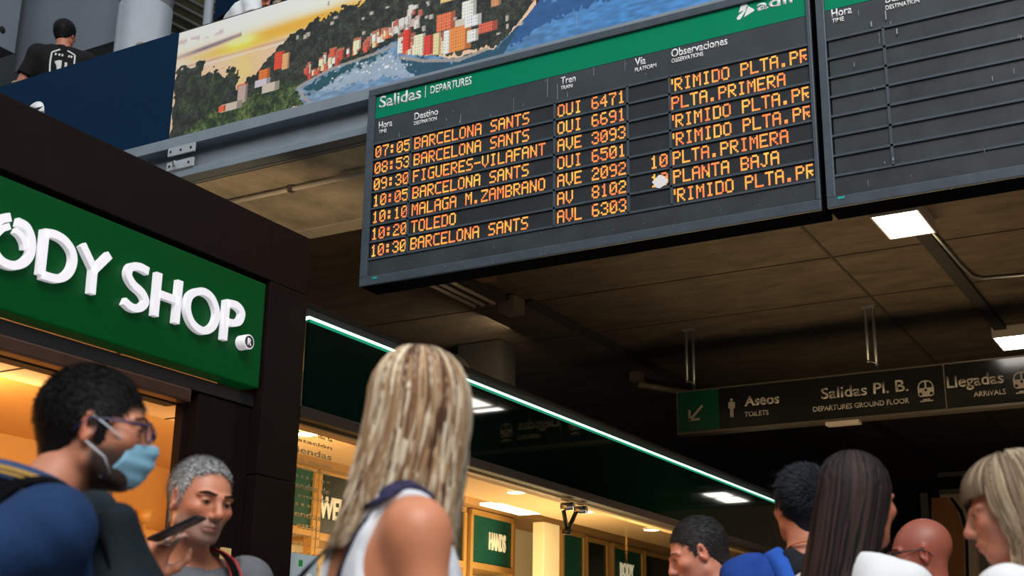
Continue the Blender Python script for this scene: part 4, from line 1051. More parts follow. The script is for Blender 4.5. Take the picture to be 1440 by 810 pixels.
        for q in (-1, 1): mixc(.55*np.exp(-(((x-q*.042)/.02)**2+((y-.07)/.03)**2+((z+.02)/.02)**2)), red)
        mixc(.6*np.exp(-((x/.016)**2+((y-.108)/.02)**2+((z+.03)/.014)**2)), red); mixc(.6*(ax > .074)*(z > -.05)*(z < .03)*(y < .03)*(y > -.04), red)
        if s.lip is not None: mixc(1.3*np.exp(-((x/.019)**4+((z+.0665)/.0085)**4))*(y > .07), s.lip)
        for q in (-1, 1): mixc(.5*np.exp(-(((x-q*.031)/.016)**2+((z-.0)/.011)**2))*(y > .06), s.skin*.55)
        s.paint(col, L, mixc)
        s.body = np_mesh('body', s.W(P), Q, M['skin'], s.e, col)
    def paint(s, col, L, mixc):
        pt = getattr(s, 'stubble', None) or STUB.get('next')
        if pt:
            c, a = pt; x, y, z = L.T
            w_ = np.clip((-.028-z)/.018, 0, 1)*np.clip((y+.005)/.02, 0, 1)*(z > -.125); w_ = w_*(1-.85*np.exp(-((x/.02)**4+((z+.0665)/.008)**4)))
            w_ = np.maximum(w_, np.exp(-((x/.03)**4+((z+.051)/.006)**2))*(y > .07)); side = np.clip(1-np.abs(y-.012)/.016, 0, 1)*(np.abs(x) > .05)*(z < .02)*(z > -.09)
            w_ = np.maximum(w_, side); cheek = np.exp(-(((np.abs(x)-.04)/.02)**2+((z+.03)/.018)**2)); mixc(a*w_*(1-.8*cheek), c)
            STUB['next'] = None
    # -- face details
    def eyes(s, iris=(.03, .015, .008), brow=(.03, .02, .015), browth=1.0, look=(0, 0)):
        for q in (-1, 1):
            c = s.hc+s.Rh@(np.array([q*.031, .0755, .0015])*s.hs); n = 14; V = []; C = []
            for i in range(n+1):
                th = math.pi*i/n
                for j in range(20):
                    ph = 2*math.pi*j/20; V.append((math.sin(th)*math.cos(ph), math.cos(th), math.sin(th)*math.sin(ph)))
            V = np.array(V); g = np.array([look[0], 1, look[1]]); g = g/np.linalg.norm(g); dt = V@g
            C = np.where(dt[:, None] > .955, (.004, .004, .004), np.where(dt[:, None] > .86, iris, (.42, .38, .36)))
            P = c+(V*.0118*s.hs)@s.Rh.T
            F_ = np.array([(i*20+j, i*20+(j+1) % 20, (i+1)*20+(j+1) % 20, (i+1)*20+j) for i in range(n) for j in range(20)])
            np_mesh('eye', s.W(P), F_, M['eye'], s.e, C)
            V = []; m_ = 16
            for t_ in np.linspace(-.92, .92, m_):
                zz_ = .003+.0125*.30*(1-.5*abs(t_)); xx_ = .0135*t_; r2 = max(0, 1-(xx_/.015)**2-((zz_-.003)/.0125)**2); yy_ = .0745+.0135*math.sqrt(r2)
                for dz_, dy_ in ((-.0008, .0005), (.0009, .0005), (.0000, .0035)): V.append((q*.031+xx_, yy_+dy_, zz_+dz_-.001*abs(t_)))
            P = s.hc+(np.array(V)*s.hs)@s.Rh.T; Q_ = np.array([(i*3+k_, i*3+(k_+1) % 3, i*3+3+(k_+1) % 3, i*3+3+k_) for i in range(m_-1) for k_ in range(3)])
            np_mesh('eyelash', s.W(P), Q_, M['hair'], s.e, np.tile((.012, .008, .006), (len(P), 1)))
            if brow is not None:
                V = []; T = []; r = np.random.default_rng(3)
                for i in range(90):
                    t = r.random(); bx = q*(.011+t*.041); bz = .0215+.007*math.sin(t*2.4)-.003*t+(r.random()-.5)*.0065*(1-t*.5)*browth; by = .0965-.014*t**1.6-.5*max(0, t-.6)*.04
                    p0 = np.array([bx, by, bz]); d = np.array([q*.007, -.002, .0018*(1-2*t)]); w_ = .0011*browth; k_ = len(V)
                    V += [p0+[0, 0, -w_], p0+[0, .0012, 0], p0+[0, 0, w_], p0+d]; T += [(k_, k_+1, k_+3), (k_+1, k_+2, k_+3), (k_+2, k_, k_+3)]
                P = s.hc+(np.array(V)*s.hs)@s.Rh.T; np_mesh('eyebrow', s.W(P), np.array(T), M['hair'], s.e, np.tile(brow, (len(P), 1)))
    # -- hair
    def short_hair(s, col, hl, thick=.010, n=5000, length=.016, lift=.35, comb=(0, 1, .2), colvar=.25, grow=None, col2=None, width=.0014):
        """hl: list of (y, z) giving the lower hairline as a function of y in head units"""
        c = s.hc; h = s.hs; lo = c-.13*h; hi = c+.15*h; a = np.arange
        f = Field(a(lo[0], hi[0], .0035), a(lo[1], hi[1], .0035), a(lo[2], hi[2], .0035))
        T = lambda p: c+s.Rh@(np.array(p)*h)
        f.ell(T((0, -.022, .028)), np.array((.075, .094, .088))*h, s.Rh, 0, inf=thick); f.ell(T((0, .012, -.010)), np.array((.067, .078, .085))*h, s.Rh, .02, inf=thick*.6)
        f.cap(T((0, -.05, -.03)), T((0, -.045, -.085)), .052*h, .046*h, .02, inf=thick*.3)
        if grow: 
            for g in grow: f.ell(T(g[0]), np.array(g[1])*h, s.Rh, .02)
        X, Y, Z = np.meshgrid(*f.ax, indexing='ij'); L = (np.stack([X, Y, Z], -1)-c)@s.Rh/h
        ly = L[..., 1]; lz = L[..., 2]; lx = L[..., 0]; ys, zs = zip(*hl); hz = np.interp(ly, ys, zs)
        tmp = np.maximum(lx*0, np.abs(lx)-.04)*0
        f.D = np.maximum(f.D, ((hz-lz)*h*.75+tmp)).astype(np.float32)
        nz = vnoise((lx+ly*.6)*1000+500, (lz-ly*.4)*1000+500, 9, 11)+.5*vnoise((lx+ly)*1000+500, (lz+lx)*1000+500, 4, 12)
        f.D += ((nz-.75)*.0009).astype(np.float32)
        P, Q = f.mesh()
        if not len(P): return
        Lp = (P-c)@s.Rh/h; r = rng
        C = np.tile(np.array(col), (len(P), 1))*(.55+.3*r.random((len(P), 1)))
        # strands over the cap
        ctr = np.array([0, -.015, .01]); idx = r.integers(0, len(P), n); p0 = Lp[idx]; nrm = p0-ctr; nrm /= np.linalg.norm(nrm, axis=1)[:, None]
        out = ((p0-ctr)**2/np.array([.078, .098, .09])**2).sum(1) > .9; p0, nrm = p0[out], nrm[out]; n = len(p0)
        cb = np.tile(np.array(comb, float), (n, 1)); cb[:, 2] -= np.clip(.05-p0[:, 2], 0, .1)*14; cb[:, 1] -= np.clip(.0-p0[:, 1], 0, .1)*4
        d = cb+r.normal(size=(n, 3))*.35; d -= nrm*(d*nrm).sum(1)[:, None]; d /= np.linalg.norm(d, axis=1)[:, None]; d = d+nrm*lift*(.6+.8*r.random((n, 1)))
        Ln = length*(.5+r.random((n, 1)))*np.clip(.35+(p0[:, 2:3]+.06)*8, .3, 1.2); side = np.cross(d, nrm); side /= np.linalg.norm(side, axis=1)[:, None]+1e-9
        w_ = width; a0 = p0-nrm*.002-side*w_; a1 = p0-nrm*.002+side*w_; b0 = p0+d*Ln*.55-side*w_*.8; b1 = p0+d*Ln*.55+side*w_*.8; t = p0+d*Ln-nrm*lift*Ln*.35
        V = np.concatenate([a0, a1, b0, b1, t]); i = np.arange(n)
        F3 = np.concatenate([np.stack([i, i+n, i+3*n, i+2*n], 1), np.stack([i+2*n, i+3*n, i+4*n, i+4*n], 1)])
        sc_ = np.array(col)*(1-colvar+2*colvar*r.random((n, 1)))
        if col2 is not None: m_ = r.random(n) < .45; sc_[m_] = np.array(col2)*(.8+.4*r.random((m_.sum(), 1)))
        PV = c+(V*h)@s.Rh.T; CV = np.concatenate([sc_]*5)
        A = np.concatenate([P, PV]); 
        # quads only: degenerate last quad -> build through from_pydata-like two meshes joined
        tri = np.concatenate([Q[:, [0, 1, 2]], Q[:, [0, 2, 3]], F3[:n][:, [0, 1, 2]]+len(P), F3[:n][:, [0, 2, 3]]+len(P), F3[n:][:, [0, 1, 2]]+len(P)])
        o = np_mesh('hair', s.W(A), tri, M['hair'], s.e, np.concatenate([C, CV])); return o
    def long_hair(s, cols, wts, length=.45, n=1500, front=55, vol=1.0, tail=(.13, .10), tailshift=(0, 0), part=0.0, bangs=None, wave=.006, width=.0035, seed=4, fall=None, inner=(.02, .012, .008), band=None, crown=.135):
        r = np.random.default_rng(seed); h = s.hs; segs = 16; V = []; C = []; Rr = []
        th = r.uniform(math.radians(front), 2*math.pi-math.radians(front), n)  # 0 = face direction
        ph0 = r.uniform(0, 1, n)**.7
        ex, ey = .083*vol, .104*vol
        t = np.linspace(0, 1, segs)
        cid = r.choice(len(cols), n, p=np.array(wts)/sum(wts))
        # neighbouring strands share a colour so that locks show
        lock = (vnoise(th*40+100, ph0*5+100, 5.0, seed+1)*len(cols)*2.6).astype(int) % len(cols); use = r.random(n) < .8; cid[use] = lock[use]
        arcL = .155; total = arcL+length
        layer = r.random(n)
        for i in range(n):
            a = th[i]; L = length*(.82+.22*r.random()); start = ph0[i]*.85
            s0 = np.linspace(start*arcL, arcL+L, segs); dx, dy = math.sin(a), math.cos(a)
            off = .004+.014*layer[i]
            P = np.zeros((segs, 3))
            arc = s0 < arcL; u = np.clip(s0/arcL, 0, 1)*math.pi/2
            sr = np.sin(u)**.9; P[:, 0] = dx*(ex+off)*sr+part*(1-np.sin(u)); P[:, 1] = -.018+dy*(ey+off)*sr; P[:, 2] = .028+(crown-.028-.012+off)*np.cos(u)
            v = np.clip((s0-arcL)/length, 0, 1.2)
            drop = np.where(s0 > arcL, s0-arcL, 0); P[:, 2] -= drop
            tx = dx*tail[0]*vol+tailshift[0]; ty = -.02+dy*tail[1]*vol+tailshift[1]; w_ = np.clip(v, 0, 1); w_ = w_*w_*(3-2*w_)
            P[:, 0] = P[:, 0]*(1-w_)+tx*w_; P[:, 1] = P[:, 1]*(1-w_)+ty*w_
            ph = r.random()*6.28; wv = wave*(v+.15)*(1+r.random()); P[:, 0] += np.sin(v*9+ph)*wv*dy+np.sin(v*7+a*9)*wave*1.6*v*dy; P[:, 1] += np.sin(v*9+ph)*wv*dx
            if fall is not None: P = fall(P, a, v)
            V.append(P); C.append(cols[cid[i]]); Rr.append(width*(.6+.8*r.random()))
        if bangs:
            for i in range(bangs['n']):
                a = math.radians(r.uniform(-bangs['a'], bangs['a'])); s0 = np.linspace(0, 1, segs); off = .004+.010*r.random(); L = bangs['L']*(.85+.25*r.random())
                u = s0*1.35; P = np.zeros((segs, 3)); P[:, 0] = math.sin(a)*(ex+off)*np.sin(u)*1.0; P[:, 1] = -.018+math.cos(a)*(ey+off+.006)*np.sin(u)**.85; P[:, 2] = .028+(crown-.04+off)*np.cos(u)
                k_ = s0 > .8; P[:, 2] = np.where(k_, P[:, 2]-(s0-.8)*L, P[:, 2]); V.append(P); C.append(cols[r.integers(len(cols))]); Rr.append(width)
        V = np.array(V); N = len(V); Rr = np.array(Rr); ctr = np.array([0, -.02, .03]); nr = V-ctr; nr[:, :, 2] = np.clip(nr[:, :, 2], 0, 1); nr /= np.linalg.norm(nr, axis=2, keepdims=True)+1e-9
        tg = np.gradient(V, axis=1); tg /= np.linalg.norm(tg, axis=2, keepdims=True)+1e-9; sd = np.cross(tg, nr); sd /= np.linalg.norm(sd, axis=2, keepdims=True)+1e-9
        pr = (np.clip(1.1-t**3*.9, .12, 1)*np.clip(.08+t*7, 0, 1))[None, :, None]*Rr[:, None, None]
        rings = np.stack([V-sd*pr, V+nr*pr*.55, V+sd*pr], 2)   # N,segs,3,3
        A = rings.reshape(-1, 3); base = (np.arange(N)[:, None, None]*segs+np.arange(segs-1)[None, :, None])*3
        q = []
        for k_ in range(2): q.append(np.stack([base+k_, base+k_+1, base+k_+4, base+k_+3], -1).reshape(-1, 4))
        Q = np.concatenate(q)
        cc = np.array(C)*(.78+.44*r.random((N, 1))); CC = np.repeat(cc, segs*3, axis=0)
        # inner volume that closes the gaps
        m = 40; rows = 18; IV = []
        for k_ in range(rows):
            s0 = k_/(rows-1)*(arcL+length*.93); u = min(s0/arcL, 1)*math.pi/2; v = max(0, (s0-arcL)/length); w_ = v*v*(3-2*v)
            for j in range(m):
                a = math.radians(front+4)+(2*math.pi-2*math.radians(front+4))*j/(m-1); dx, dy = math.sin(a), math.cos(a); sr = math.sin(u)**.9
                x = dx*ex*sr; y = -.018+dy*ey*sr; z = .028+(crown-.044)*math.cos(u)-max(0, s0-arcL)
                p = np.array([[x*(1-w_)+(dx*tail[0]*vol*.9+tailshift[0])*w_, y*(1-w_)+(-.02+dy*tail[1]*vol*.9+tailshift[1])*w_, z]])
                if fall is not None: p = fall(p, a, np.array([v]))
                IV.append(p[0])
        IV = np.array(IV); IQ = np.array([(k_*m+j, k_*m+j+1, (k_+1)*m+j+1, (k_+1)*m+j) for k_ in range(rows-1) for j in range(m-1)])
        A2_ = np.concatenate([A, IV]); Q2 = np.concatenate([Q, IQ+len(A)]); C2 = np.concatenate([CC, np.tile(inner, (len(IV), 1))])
        # hair hangs straight down whatever the head's pitch: use head yaw only for the part below the ears
        Rr_ = s.Rh; yawm = np.array([s.Rh[:, 0], np.cross([0, 0, 1], s.Rh[:, 0]), [0, 0, 1]]).T
        w_ = np.clip((-A2_[:, 2]-.02)/.10, 0, 1)[:, None]; PP = s.hc+((A2_*h)@Rr_.T)*(1-w_)+((A2_*h)@yawm.T)*w_
        return np_mesh('hair', s.W(PP), Q2, M['hair'], s.e, C2)
    # -- clothes
    def garment(s, name, m, kind='shirt', sleeve=.55, inf=.012, neck=.075, hem=.86, neckz=0.0, folds=.004, grid=.009, vneck=0, col=None, open_top=None, label=None):
        lo, hi = s.box(); z = s.s; lo = lo-.03; hi = hi+.03; lo[2] = 0 if kind == 'trousers' else hem*z-.03; hi[2] = 1.0*z if kind == 'trousers' else s.hc[2]+.02
        f = Field(*[np.arange(l, h_, grid) for l, h_ in zip(lo, hi)])
        if kind == 'shirt':
            s.torso(f, inf)
            if sleeve:
                for q in (-1, 1): s.arm(f, q, inf, sleeve if not isinstance(sleeve, dict) else sleeve[q])
            s.neck(f, inf*.8, .02)
        elif kind == 'tank':
            s.torso(f, inf*.6)
        else:
            f.ell((0, -.012, .945*z), (.158*z, .115*z, .12*z), k=.05, inf=inf)
            for q in (-1, 1): s.leg(f, q, inf)
        X, Y, Z = np.meshgrid(*f.ax, indexing='ij')
        if kind == 'shirt':
            zc = 1.455*z+neckz; tilt = .28; f.D = np.maximum(f.D, ((Z-zc)+tilt*(Y-(-.02+s.lean*.95)) + np.clip(np.hypot(X, (Y+.02-s.lean*.95))-neck, -9, 0)*0).astype(np.float32)) if False else f.D
            rr = np.hypot(X/1.05, Y-(-.012+s.lean*.95)); cyl = neck-rr; pl = (zc+.02-vneck*np.clip(Y, 0, .2)*3-.28*(Y+.02))-Z   # open the neck: remove what is inside the cylinder and above the plane
            f.D = np.maximum(f.D, np.minimum(cyl, -pl).astype(np.float32)); f.D = np.maximum(f.D, ((Z-(zc+.035)+.25*(Y+.02))*.8*(rr < .14)-(rr >= .14)*.5).astype(np.float32)); f.D = np.maximum(f.D, (hem*z-Z).astype(np.float32))
        elif kind == 'tank':
            for q in (-1, 1): f.ell(s.sh[q]+np.array([q*.055, 0, .0]), (.125*z, .2, .19*z), k=.01, op='cut') if False else f.ell(s.sh[q]+np.array([q*.045, 0, -.03]), (.098*z, .2, .14*z), k=.01, op='cut')
            f.ell((0, -.05+s.lean, 1.50*z), (.088*z, .19*z, .18*z), k=.01, op='cut'); f.ell((0, -.19, 1.33*z), (.080*z, .13*z, .17*z), k=.01, op='cut'); f.D = np.maximum(f.D, (hem*z-Z).astype(np.float32))
        else:
            f.D = np.maximum(f.D, (Z-1.0*z).astype(np.float32)); f.D = np.maximum(f.D, (.07-Z).astype(np.float32))
        nz = (vnoise(X*100+Z*35+500, Z*60-Y*60+500, 7, 21)-.5)*2+(vnoise(X*100-Z*40+500, Z*90+Y*80+500, 4, 22)-.5)
        f.D += (nz*folds).astype(np.float32)
        P, Q = f.mesh(); c_ = None
        if col is not None: c_ = col(P, s)
        o = np_mesh(name, s.W(P), Q, m, s.e, c_)
        if label: o['label'] = label
        return o
    def shoes(s, m):
        z = s.s; f = Field(np.arange(-.25, .25, .012), np.arange(-.45, .5, .012), np.arange(-.02, .2, .012))
        for q in (-1, 1):
            g = Field(*f.ax); s.leg(g, q, shoe=True); X, Y, Z = np.meshgrid(*g.ax, indexing='ij'); g.D = np.maximum(g.D, (.0-Z).astype(np.float32)); P, Q = g.mesh(); np_mesh('shoe', s.W(P), Q, m, s.e)
    def collar(s, m, h=.035, r=.078, stripe=None, zb=1.475):
        """folded polo collar round the neck"""
        z = s.s; n = 48; L = s.lean
        def ring(rad, zz, tilt=.28):
            return [np.array([math.sin(a)*rad*1.0, -.018+L*.95+math.cos(a)*rad*1.02, zz-tilt*math.cos(a)*rad]) for a in np.linspace(math.radians(14), math.radians(346), n)]
        zc = zb*z; prof = [(r-.010, zc-.01), (r-.012, zc+h), (r-.004, zc+h+.004), (r+.018, zc-.002), (r+.024, zc-.006), (r+.018, zc-.008)]
        P = np.array([p for a, b in prof for p in ring(a, b)]); k_ = len(prof)
        Q = np.array([(i*n+j, i*n+j+1, (i+1)*n+j+1, (i+1)*n+j) for i in range(k_-1) for j in range(n-1)])
        o = np_mesh('collar', s.W(P), Q, m, s.e)
        if stripe:
            for (a0, b0, a1, b1) in ((r+.0085, zc+.018, r+.0125, zc+.010), (r+.0145, zc+.0062, r+.0175, zc+.0008)):
                P = np.array(ring(a0+.0035, b0)+ring(a1+.0035, b1)); np_mesh('collar_stripe', s.W(P), np.array([(j, j+1, n+j+1, n+j) for j in range(n-1)]), stripe, o)
        return o
    def sleeve_band(s, q, frac, m, w0, w1, rad=.0):
        sh, el = s.sh[q], s.J[q][0]; d = (el-sh)/np.linalg.norm(el-sh); L = np.linalg.norm(el-sh); z = s.s*s.b; u = np.cross(d, [0, 1, .3]); u /= np.linalg.norm(u); v = np.cross(d, u); n = 32
        P = []
        for t in (w0, w1):
            c = sh+d*(frac*L-t)
            R0 = .052*z+.004+.012+rad
            P += [c+(u*math.cos(a)+v*math.sin(a))*R0 for a in np.linspace(0, 2*math.pi, n, endpoint=False)]
        np_mesh('sleeve_stripe', s.W(np.array(P)), np.array([(j, (j+1) % n, n+(j+1) % n, n+j) for j in range(n)]), m, s.e)
    def ribbon(s, name, pts, w_, th, m, top=False, normal=None, parent='own'):
        """flat strap along body-frame points, pushed out along the local outward direction"""
        P0 = np.array(pts, float); K = []
        n = len(P0)
        for i in range(n-1):
            p0 = P0[i-1] if i else 2*P0[0]-P0[1]; p1 = P0[i]; p2 = P0[i+1]; p3 = P0[i+2] if i+2 < n else 2*P0[-1]-P0[-2]
            for t in np.linspace(0, 1, 8, endpoint=False): K.append(.5*((2*p1)+(-p0+p2)*t+(2*p0-5*p1+4*p2-p3)*t*t+(-p0+3*p1-3*p2+p3)*t**3))
        K.append(P0[-1]); K = np.array(K); T = np.gradient(K, axis=0); T /= np.linalg.norm(T, axis=1)[:, None]
        c = np.array([0, s.lean*.7, 1.28*s.s]); O = K-c; O[:, 2] = O[:, 2]*.35+np.clip(K[:, 2]-1.40*s.s, 0, 1)*1.5
        if normal is not None: O = np.tile(np.array(normal, float), (len(K), 1))
        O -= T*(O*T).sum(1)[:, None]; O /= np.linalg.norm(O, axis=1)[:, None]; S = np.cross(T, O)
        A = np.concatenate([K-S*w_/2, K+S*w_/2, K+S*w_/2+O*th, K-S*w_/2+O*th]); N = len(K); i = np.arange(N-1); F_ = []
        for k_ in range(4): a = k_*N; b = ((k_+1) % 4)*N; F_.append(np.stack([a+i, a+i+1, b+i+1, b+i], 1))
        F_.append(np.array([[0, N, 2*N, 3*N], [N-1, 4*N-1, 3*N-1, 2*N-1]]))
        return np_mesh(name, s.W(A), np.concatenate(F_), m, s.e if parent == 'own' else parent, smooth=False)
STUB = {}
M['eye'] = mat('eye', (1, 1, 1), .12, attr='Col')
def fabric(name, c, rough=.85, n=.12, ns=20): return mat(name, c, rough, noise=n, nscale=ns, bump=.12, bscale=220, spec=.2)
MAN_HL = [(-.13, -.075), (-.06, -.078), (-.035, -.045), (-.018, -.012), (.004, .010), (.012, -.012), (.022, -.010), (.030, .030), (.048, .052), (.07, .066), (.09, .078), (.14, .082)]
jeans = fabric('denim', (.03, .05, .10)); darktr = fabric('dark_trousers', (.012, .012, .014)); shoeb = mat('shoe_leather', (.015, .013, .012), .4); shoew = mat('shoe_white', (.5, .5, .5), .5)
def glasses(s, m, lensm=None, r=(.0245, .0185)):
    g = empty('x'); bpy.data.objects.remove(g)
    T = lambda p: s.W((s.hc+s.Rh@(np.array(p)*s.hs))[None])[0]
    bm = bmesh.new()
    for q in (-1, 1):
        pts = [T((q*.0325+math.cos(a)*r[0], .108-abs(q*.0325+math.cos(a)*r[0])*.16, .002+math.sin(a)*r[1])) for a in np.linspace(0, 2*math.pi, 25)]
        addtube(bm, pts, .0022, 8, False)
        addtube(bm, [T((q*.057, .099, .008)), T((q*.071, .092, .009)), T((q*.078, .05, .010)), T((q*.082, .0, .008)), T((q*.082, -.018, -.006)), T((q*.080, -.03, -.022))], [.003, .003, .0024, .0022, .002, .002], 8)
    addtube(bm, [T((-.009, .108, .006)), T((0, .111, .008)), T((.009, .108, .006))], .0022, 8)
    fin('glasses', bm, m, s.e, True)
# ---------------------------------------------------------------- 1 masked man in the navy polo
STUB['next'] = ((.012, .010, .009), .96)
hp = atd(136, 604, 2.6)
zz = hp[2]/1.635
p1 = Person(hp, face_a=80, body_a=57, pitch=-6, skin=(.50, .25, .165), build=1.06, lip=(.4, .15, .12), lean=.02, head_shift=(.02, .105), drop=.008,
            arms={1: dict(el=(.23, -.27, 1.27*zz), wr=(.27, -.04, 1.17*zz)), -1: dict(el=(-.27, .04, 1.14*zz), wr=(-.14, .25, 1.10*zz))})
p1.eyes((.03, .015, .01), (.012, .009, .008), 1.4)
p1.short_hair((.010, .009, .010), [(-.13, -.070), (-.06, -.072), (-.035, -.045), (-.018, -.010), (.004, .014), (.010, -.040), (.026, -.040), (.031, .018), (.045, .030), (.060, .052), (.078, .066), (.14, .07)], .008, 9000, .017, .14, (0, .5, .1), .4)
glasses(p1, mat('glasses_blue', (.015, .018, .09), .25))
navyp = fabric('polo_navy', (.008, .030, .092)); mustard = fabric('mustard_trim', (.38, .22, .05)); navytrim = fabric('navy_trim', (.03, .06, .14))
p1.garment('polo_shirt', navyp, sleeve=.50, inf=.018, neck=.072, neckz=.0, folds=.006)
p1.collar(navytrim, .028, .086, mustard, zb=1.505)
for q in (1, -1):
    p1.sleeve_band(q, .50, navytrim, -.002, .022, .006); p1.sleeve_band(q, .50, mustard, .006, .014, .0075)
p1.garment('trousers', darktr, 'trousers'); p1.shoes(shoeb)
def face_mask(s, m, mstr):
    # pleated mask shaped over nose, cheeks and chin
    nu, nv = 28, 22; V = []
    for j in range(nv):
        v = j/(nv-1)
        for i in range(nu):
            u = i/(nu-1)*2-1
            zc = -.018-.088*v; half = .055-.010*abs(v-.45); x = u*half
            ridge = .124-.010*v if v < .35 else .1205-.055*(v-.35)**1.5
            y = ridge-(abs(u)**1.8)*(.050+.012*v)-.004*math.cos(v*math.pi*6)*(1-u*u)*.5
            zz_ = zc-.010*(abs(u)**2)*(1-2*v)-(.0)
            V.append((x, y, zz_))
    V = np.array(V); P = s.hc+(V*s.hs)@s.Rh.T
    Q = np.array([(j*nu+i, j*nu+i+1, (j+1)*nu+i+1, (j+1)*nu+i) for j in range(nv-1) for i in range(nu-1)])
    o = np_mesh('face_mask', s.W(P), Q, m, s.e)
    md = o.modifiers.new('s', 'SOLIDIFY'); md.thickness = .0015
    T = lambda p: s.W((s.hc+s.Rh@(np.array(p)*s.hs))[None])[0]
    for q in (-1, 1):
        for z0, e in ((-.028, (q*.083, -.002, .014)), (-.088, (q*.081, -.006, -.036))):
            x0 = q*(.061 if z0 > -.05 else .057); y0 = .066 if z0 > -.05 else .050
            mid = (q*.078, .036, (z0+e[2])/2)
            b = bmesh.new(); addtube(b, [T((x0, y0, z0)), T(mid), T(e)], .0017, 6); fin('ear_loop', b, mstr, o, True)
maskm = mat('mask_blue', (.24, .50, .68), .75, noise=.06, nscale=20); loopm = mat('mask_loop', (.60, .66, .72), .7)
face_mask(p1, maskm, loopm)
blackst = mat('strap_black', (.004, .004, .005), .95, spec=.05); redm = mat('strap_red', (.45, .02, .03), .6)
z = p1.s
tag(p1.e, 'person in navy polo with mustard trim, blue face mask and glasses at the left edge', 'person')
# black shoulder bag on its strap
e = empty('shoulder_bag')
p1.ribbon('strap', [(-.12, .20, 1.08*z), (-.10, .165, 1.24*z), (-.02, .142, 1.36*z), (.075, .085, 1.478*z), (.10, 0, 1.512*z), (.09, -.085, 1.48*z), (.02, -.16, 1.33*z), (-.08, -.17, 1.15*z)], .035, .005, blackst, parent=e)
p1.ribbon('strap', [(.135, .155, 1.02*z), (.130, .165, 1.22*z), (.118, .14, 1.38*z), (.110, .09, 1.465*z), (.108, .02, 1.512*z), (.115, -.06, 1.49*z), (.13, -.12, 1.40*z), (.14, -.15, 1.25*z)], .042, .005, blackst, parent=e)
p1.ribbon('red_stitching', [(.104, .165, 1.22*z), (.095, .135, 1.40*z), (.095, .075, 1.49*z)], .005, .010, redm, parent=e)
f = Field(np.arange(-.35, .32, .012), np.arange(.0, .50, .012), np.arange(.75*z, 1.5*z, .012))
kb = p1.toloc(atd(172, 850, 2.5)); kc = p1.toloc(atd(165, 735, 2.5)); f.cap(kb, kc, .085, .04, k=.03); f.ell(kb-[0, 0, .06], (.12, .10, .14), k=.04); f.ell((-.02, .22, 1.12*z), (.17, .085, .17), k=.02); f.cap((-.10, .20, 1.22*z), (.10, .20, 1.25*z), .055, .055, k=.04); f.cap((-.05, .17, 1.30*z), (.08, .15, 1.33*z), .035, .03, k=.04)
P, Q = f.mesh(); np_mesh('bag_body', p1.W(P), Q, fabric('bag_teal', (.006, .012, .017), .8), e)
p1.ribbon('zip', [(-.13, .275, 1.2*z), (0, .30, 1.21*z), (.12, .275, 1.22*z)], .008, .006, mat('zipm', (.05, .06, .06), .4), normal=(0, 1, .2), parent=e)
tag(e, 'dark teal and black bag slung in front of the masked person in the navy polo', 'bag')

# ---------------------------------------------------------------- 2 person half hidden behind him
STUB['next'] = ((.10, .09, .08), .5)
hp = atd(149, 611, 3.1)
p2 = Person(hp, face_a=79, body_a=76, pitch=-4, skin=(.50, .26, .18), lip=(.4, .15, .12), grid=(.0045, .012))
p2.eyes((.03, .015, .01), (.08, .07, .06))
p2.short_hair((.20, .19, .18), MAN_HL, .010, 4500, .018, .3, (0, .6, .2), .4)
glasses(p2, mat('glasses_brown', (.03, .02, .015), .3))
face_mask(p2, mat('mask_pale', (.30, .56, .72), .75), loopm)
p2.garment('shirt', fabric('shirt_teal', (.014, .026, .032)), sleeve=.55, inf=.016); p2.garment('trousers', darktr, 'trousers'); p2.shoes(shoeb)
tag(p2.e, 'grey-haired person in glasses and mask almost hidden behind the navy polo', 'person')

# ---------------------------------------------------------------- 3 grey-haired man with a phone
STUB['next'] = ((.26, .22, .20), .62)
hp = atd(283, 704, 3.75); z = hp[2]/1.635
body_a = 150
ph_px = (236, 766); hand_w = atd(228, 778, 3.50)
tmpR = rotm(-math.radians(body_a)+YAW)
org = np.array([hp[0], hp[1], 0])-tmpR@np.array([0, .01*z+.06, 0]); wl = tmpR.T@(hand_w-org)
phA = tmpR.T@(atd(284, 727, 3.47)-org); phB = tmpR.T@(atd(214, 760, 3.47)-org); pd = (phA-phB)/np.linalg.norm(phA-phB)
wr = wl+np.array([.02, -.02, -.07])
p3 = Person(hp, face_a=137, body_a=body_a, pitch=-12, roll=-4, eye_open=.72, skin=(.52, .25, .16), lip=(.34, .12, .10), head_shift=(0, .06), grid=(.0029, .010), nose=1.03,
            arms={1: dict(el=(.25, .06, 1.14*z), wr=tuple(wr), dir=(-.15, .15, .95), back=(.5, .55, .0), side=-1, curl=.75, fine=1, fist=(.62, .72, .8, .85))})
p3.eyes((.015, .008, .005), (.028, .022, .02), 1.5, look=(.1, -.12))
p3.short_hair((.50, .50, .50), [(-.13, -.075), (-.06, -.078), (-.035, -.045), (-.018, -.012), (.004, .010), (.010, -.014), (.018, -.010), (.024, .035), (.038, .066), (.055, .086), (.070, .096), (.14, .100)], .006, 9000, .013, .22, (0, .5, .2), .35, col2=(.16, .16, .16), width=.0011)
greyt = fabric('tee_grey', (.115, .125, .14))
p3.garment('t_shirt', greyt, sleeve=.55, inf=.013, neck=.078, neckz=-.012, grid=.0065); p3.garment('trousers', jeans, 'trousers'); p3.shoes(shoeb)
tag(p3.e, 'grey-haired stubbled person in grey T-shirt beside the dark brown shop post', 'person')
z = p3.s
e = empty('camera_strap')
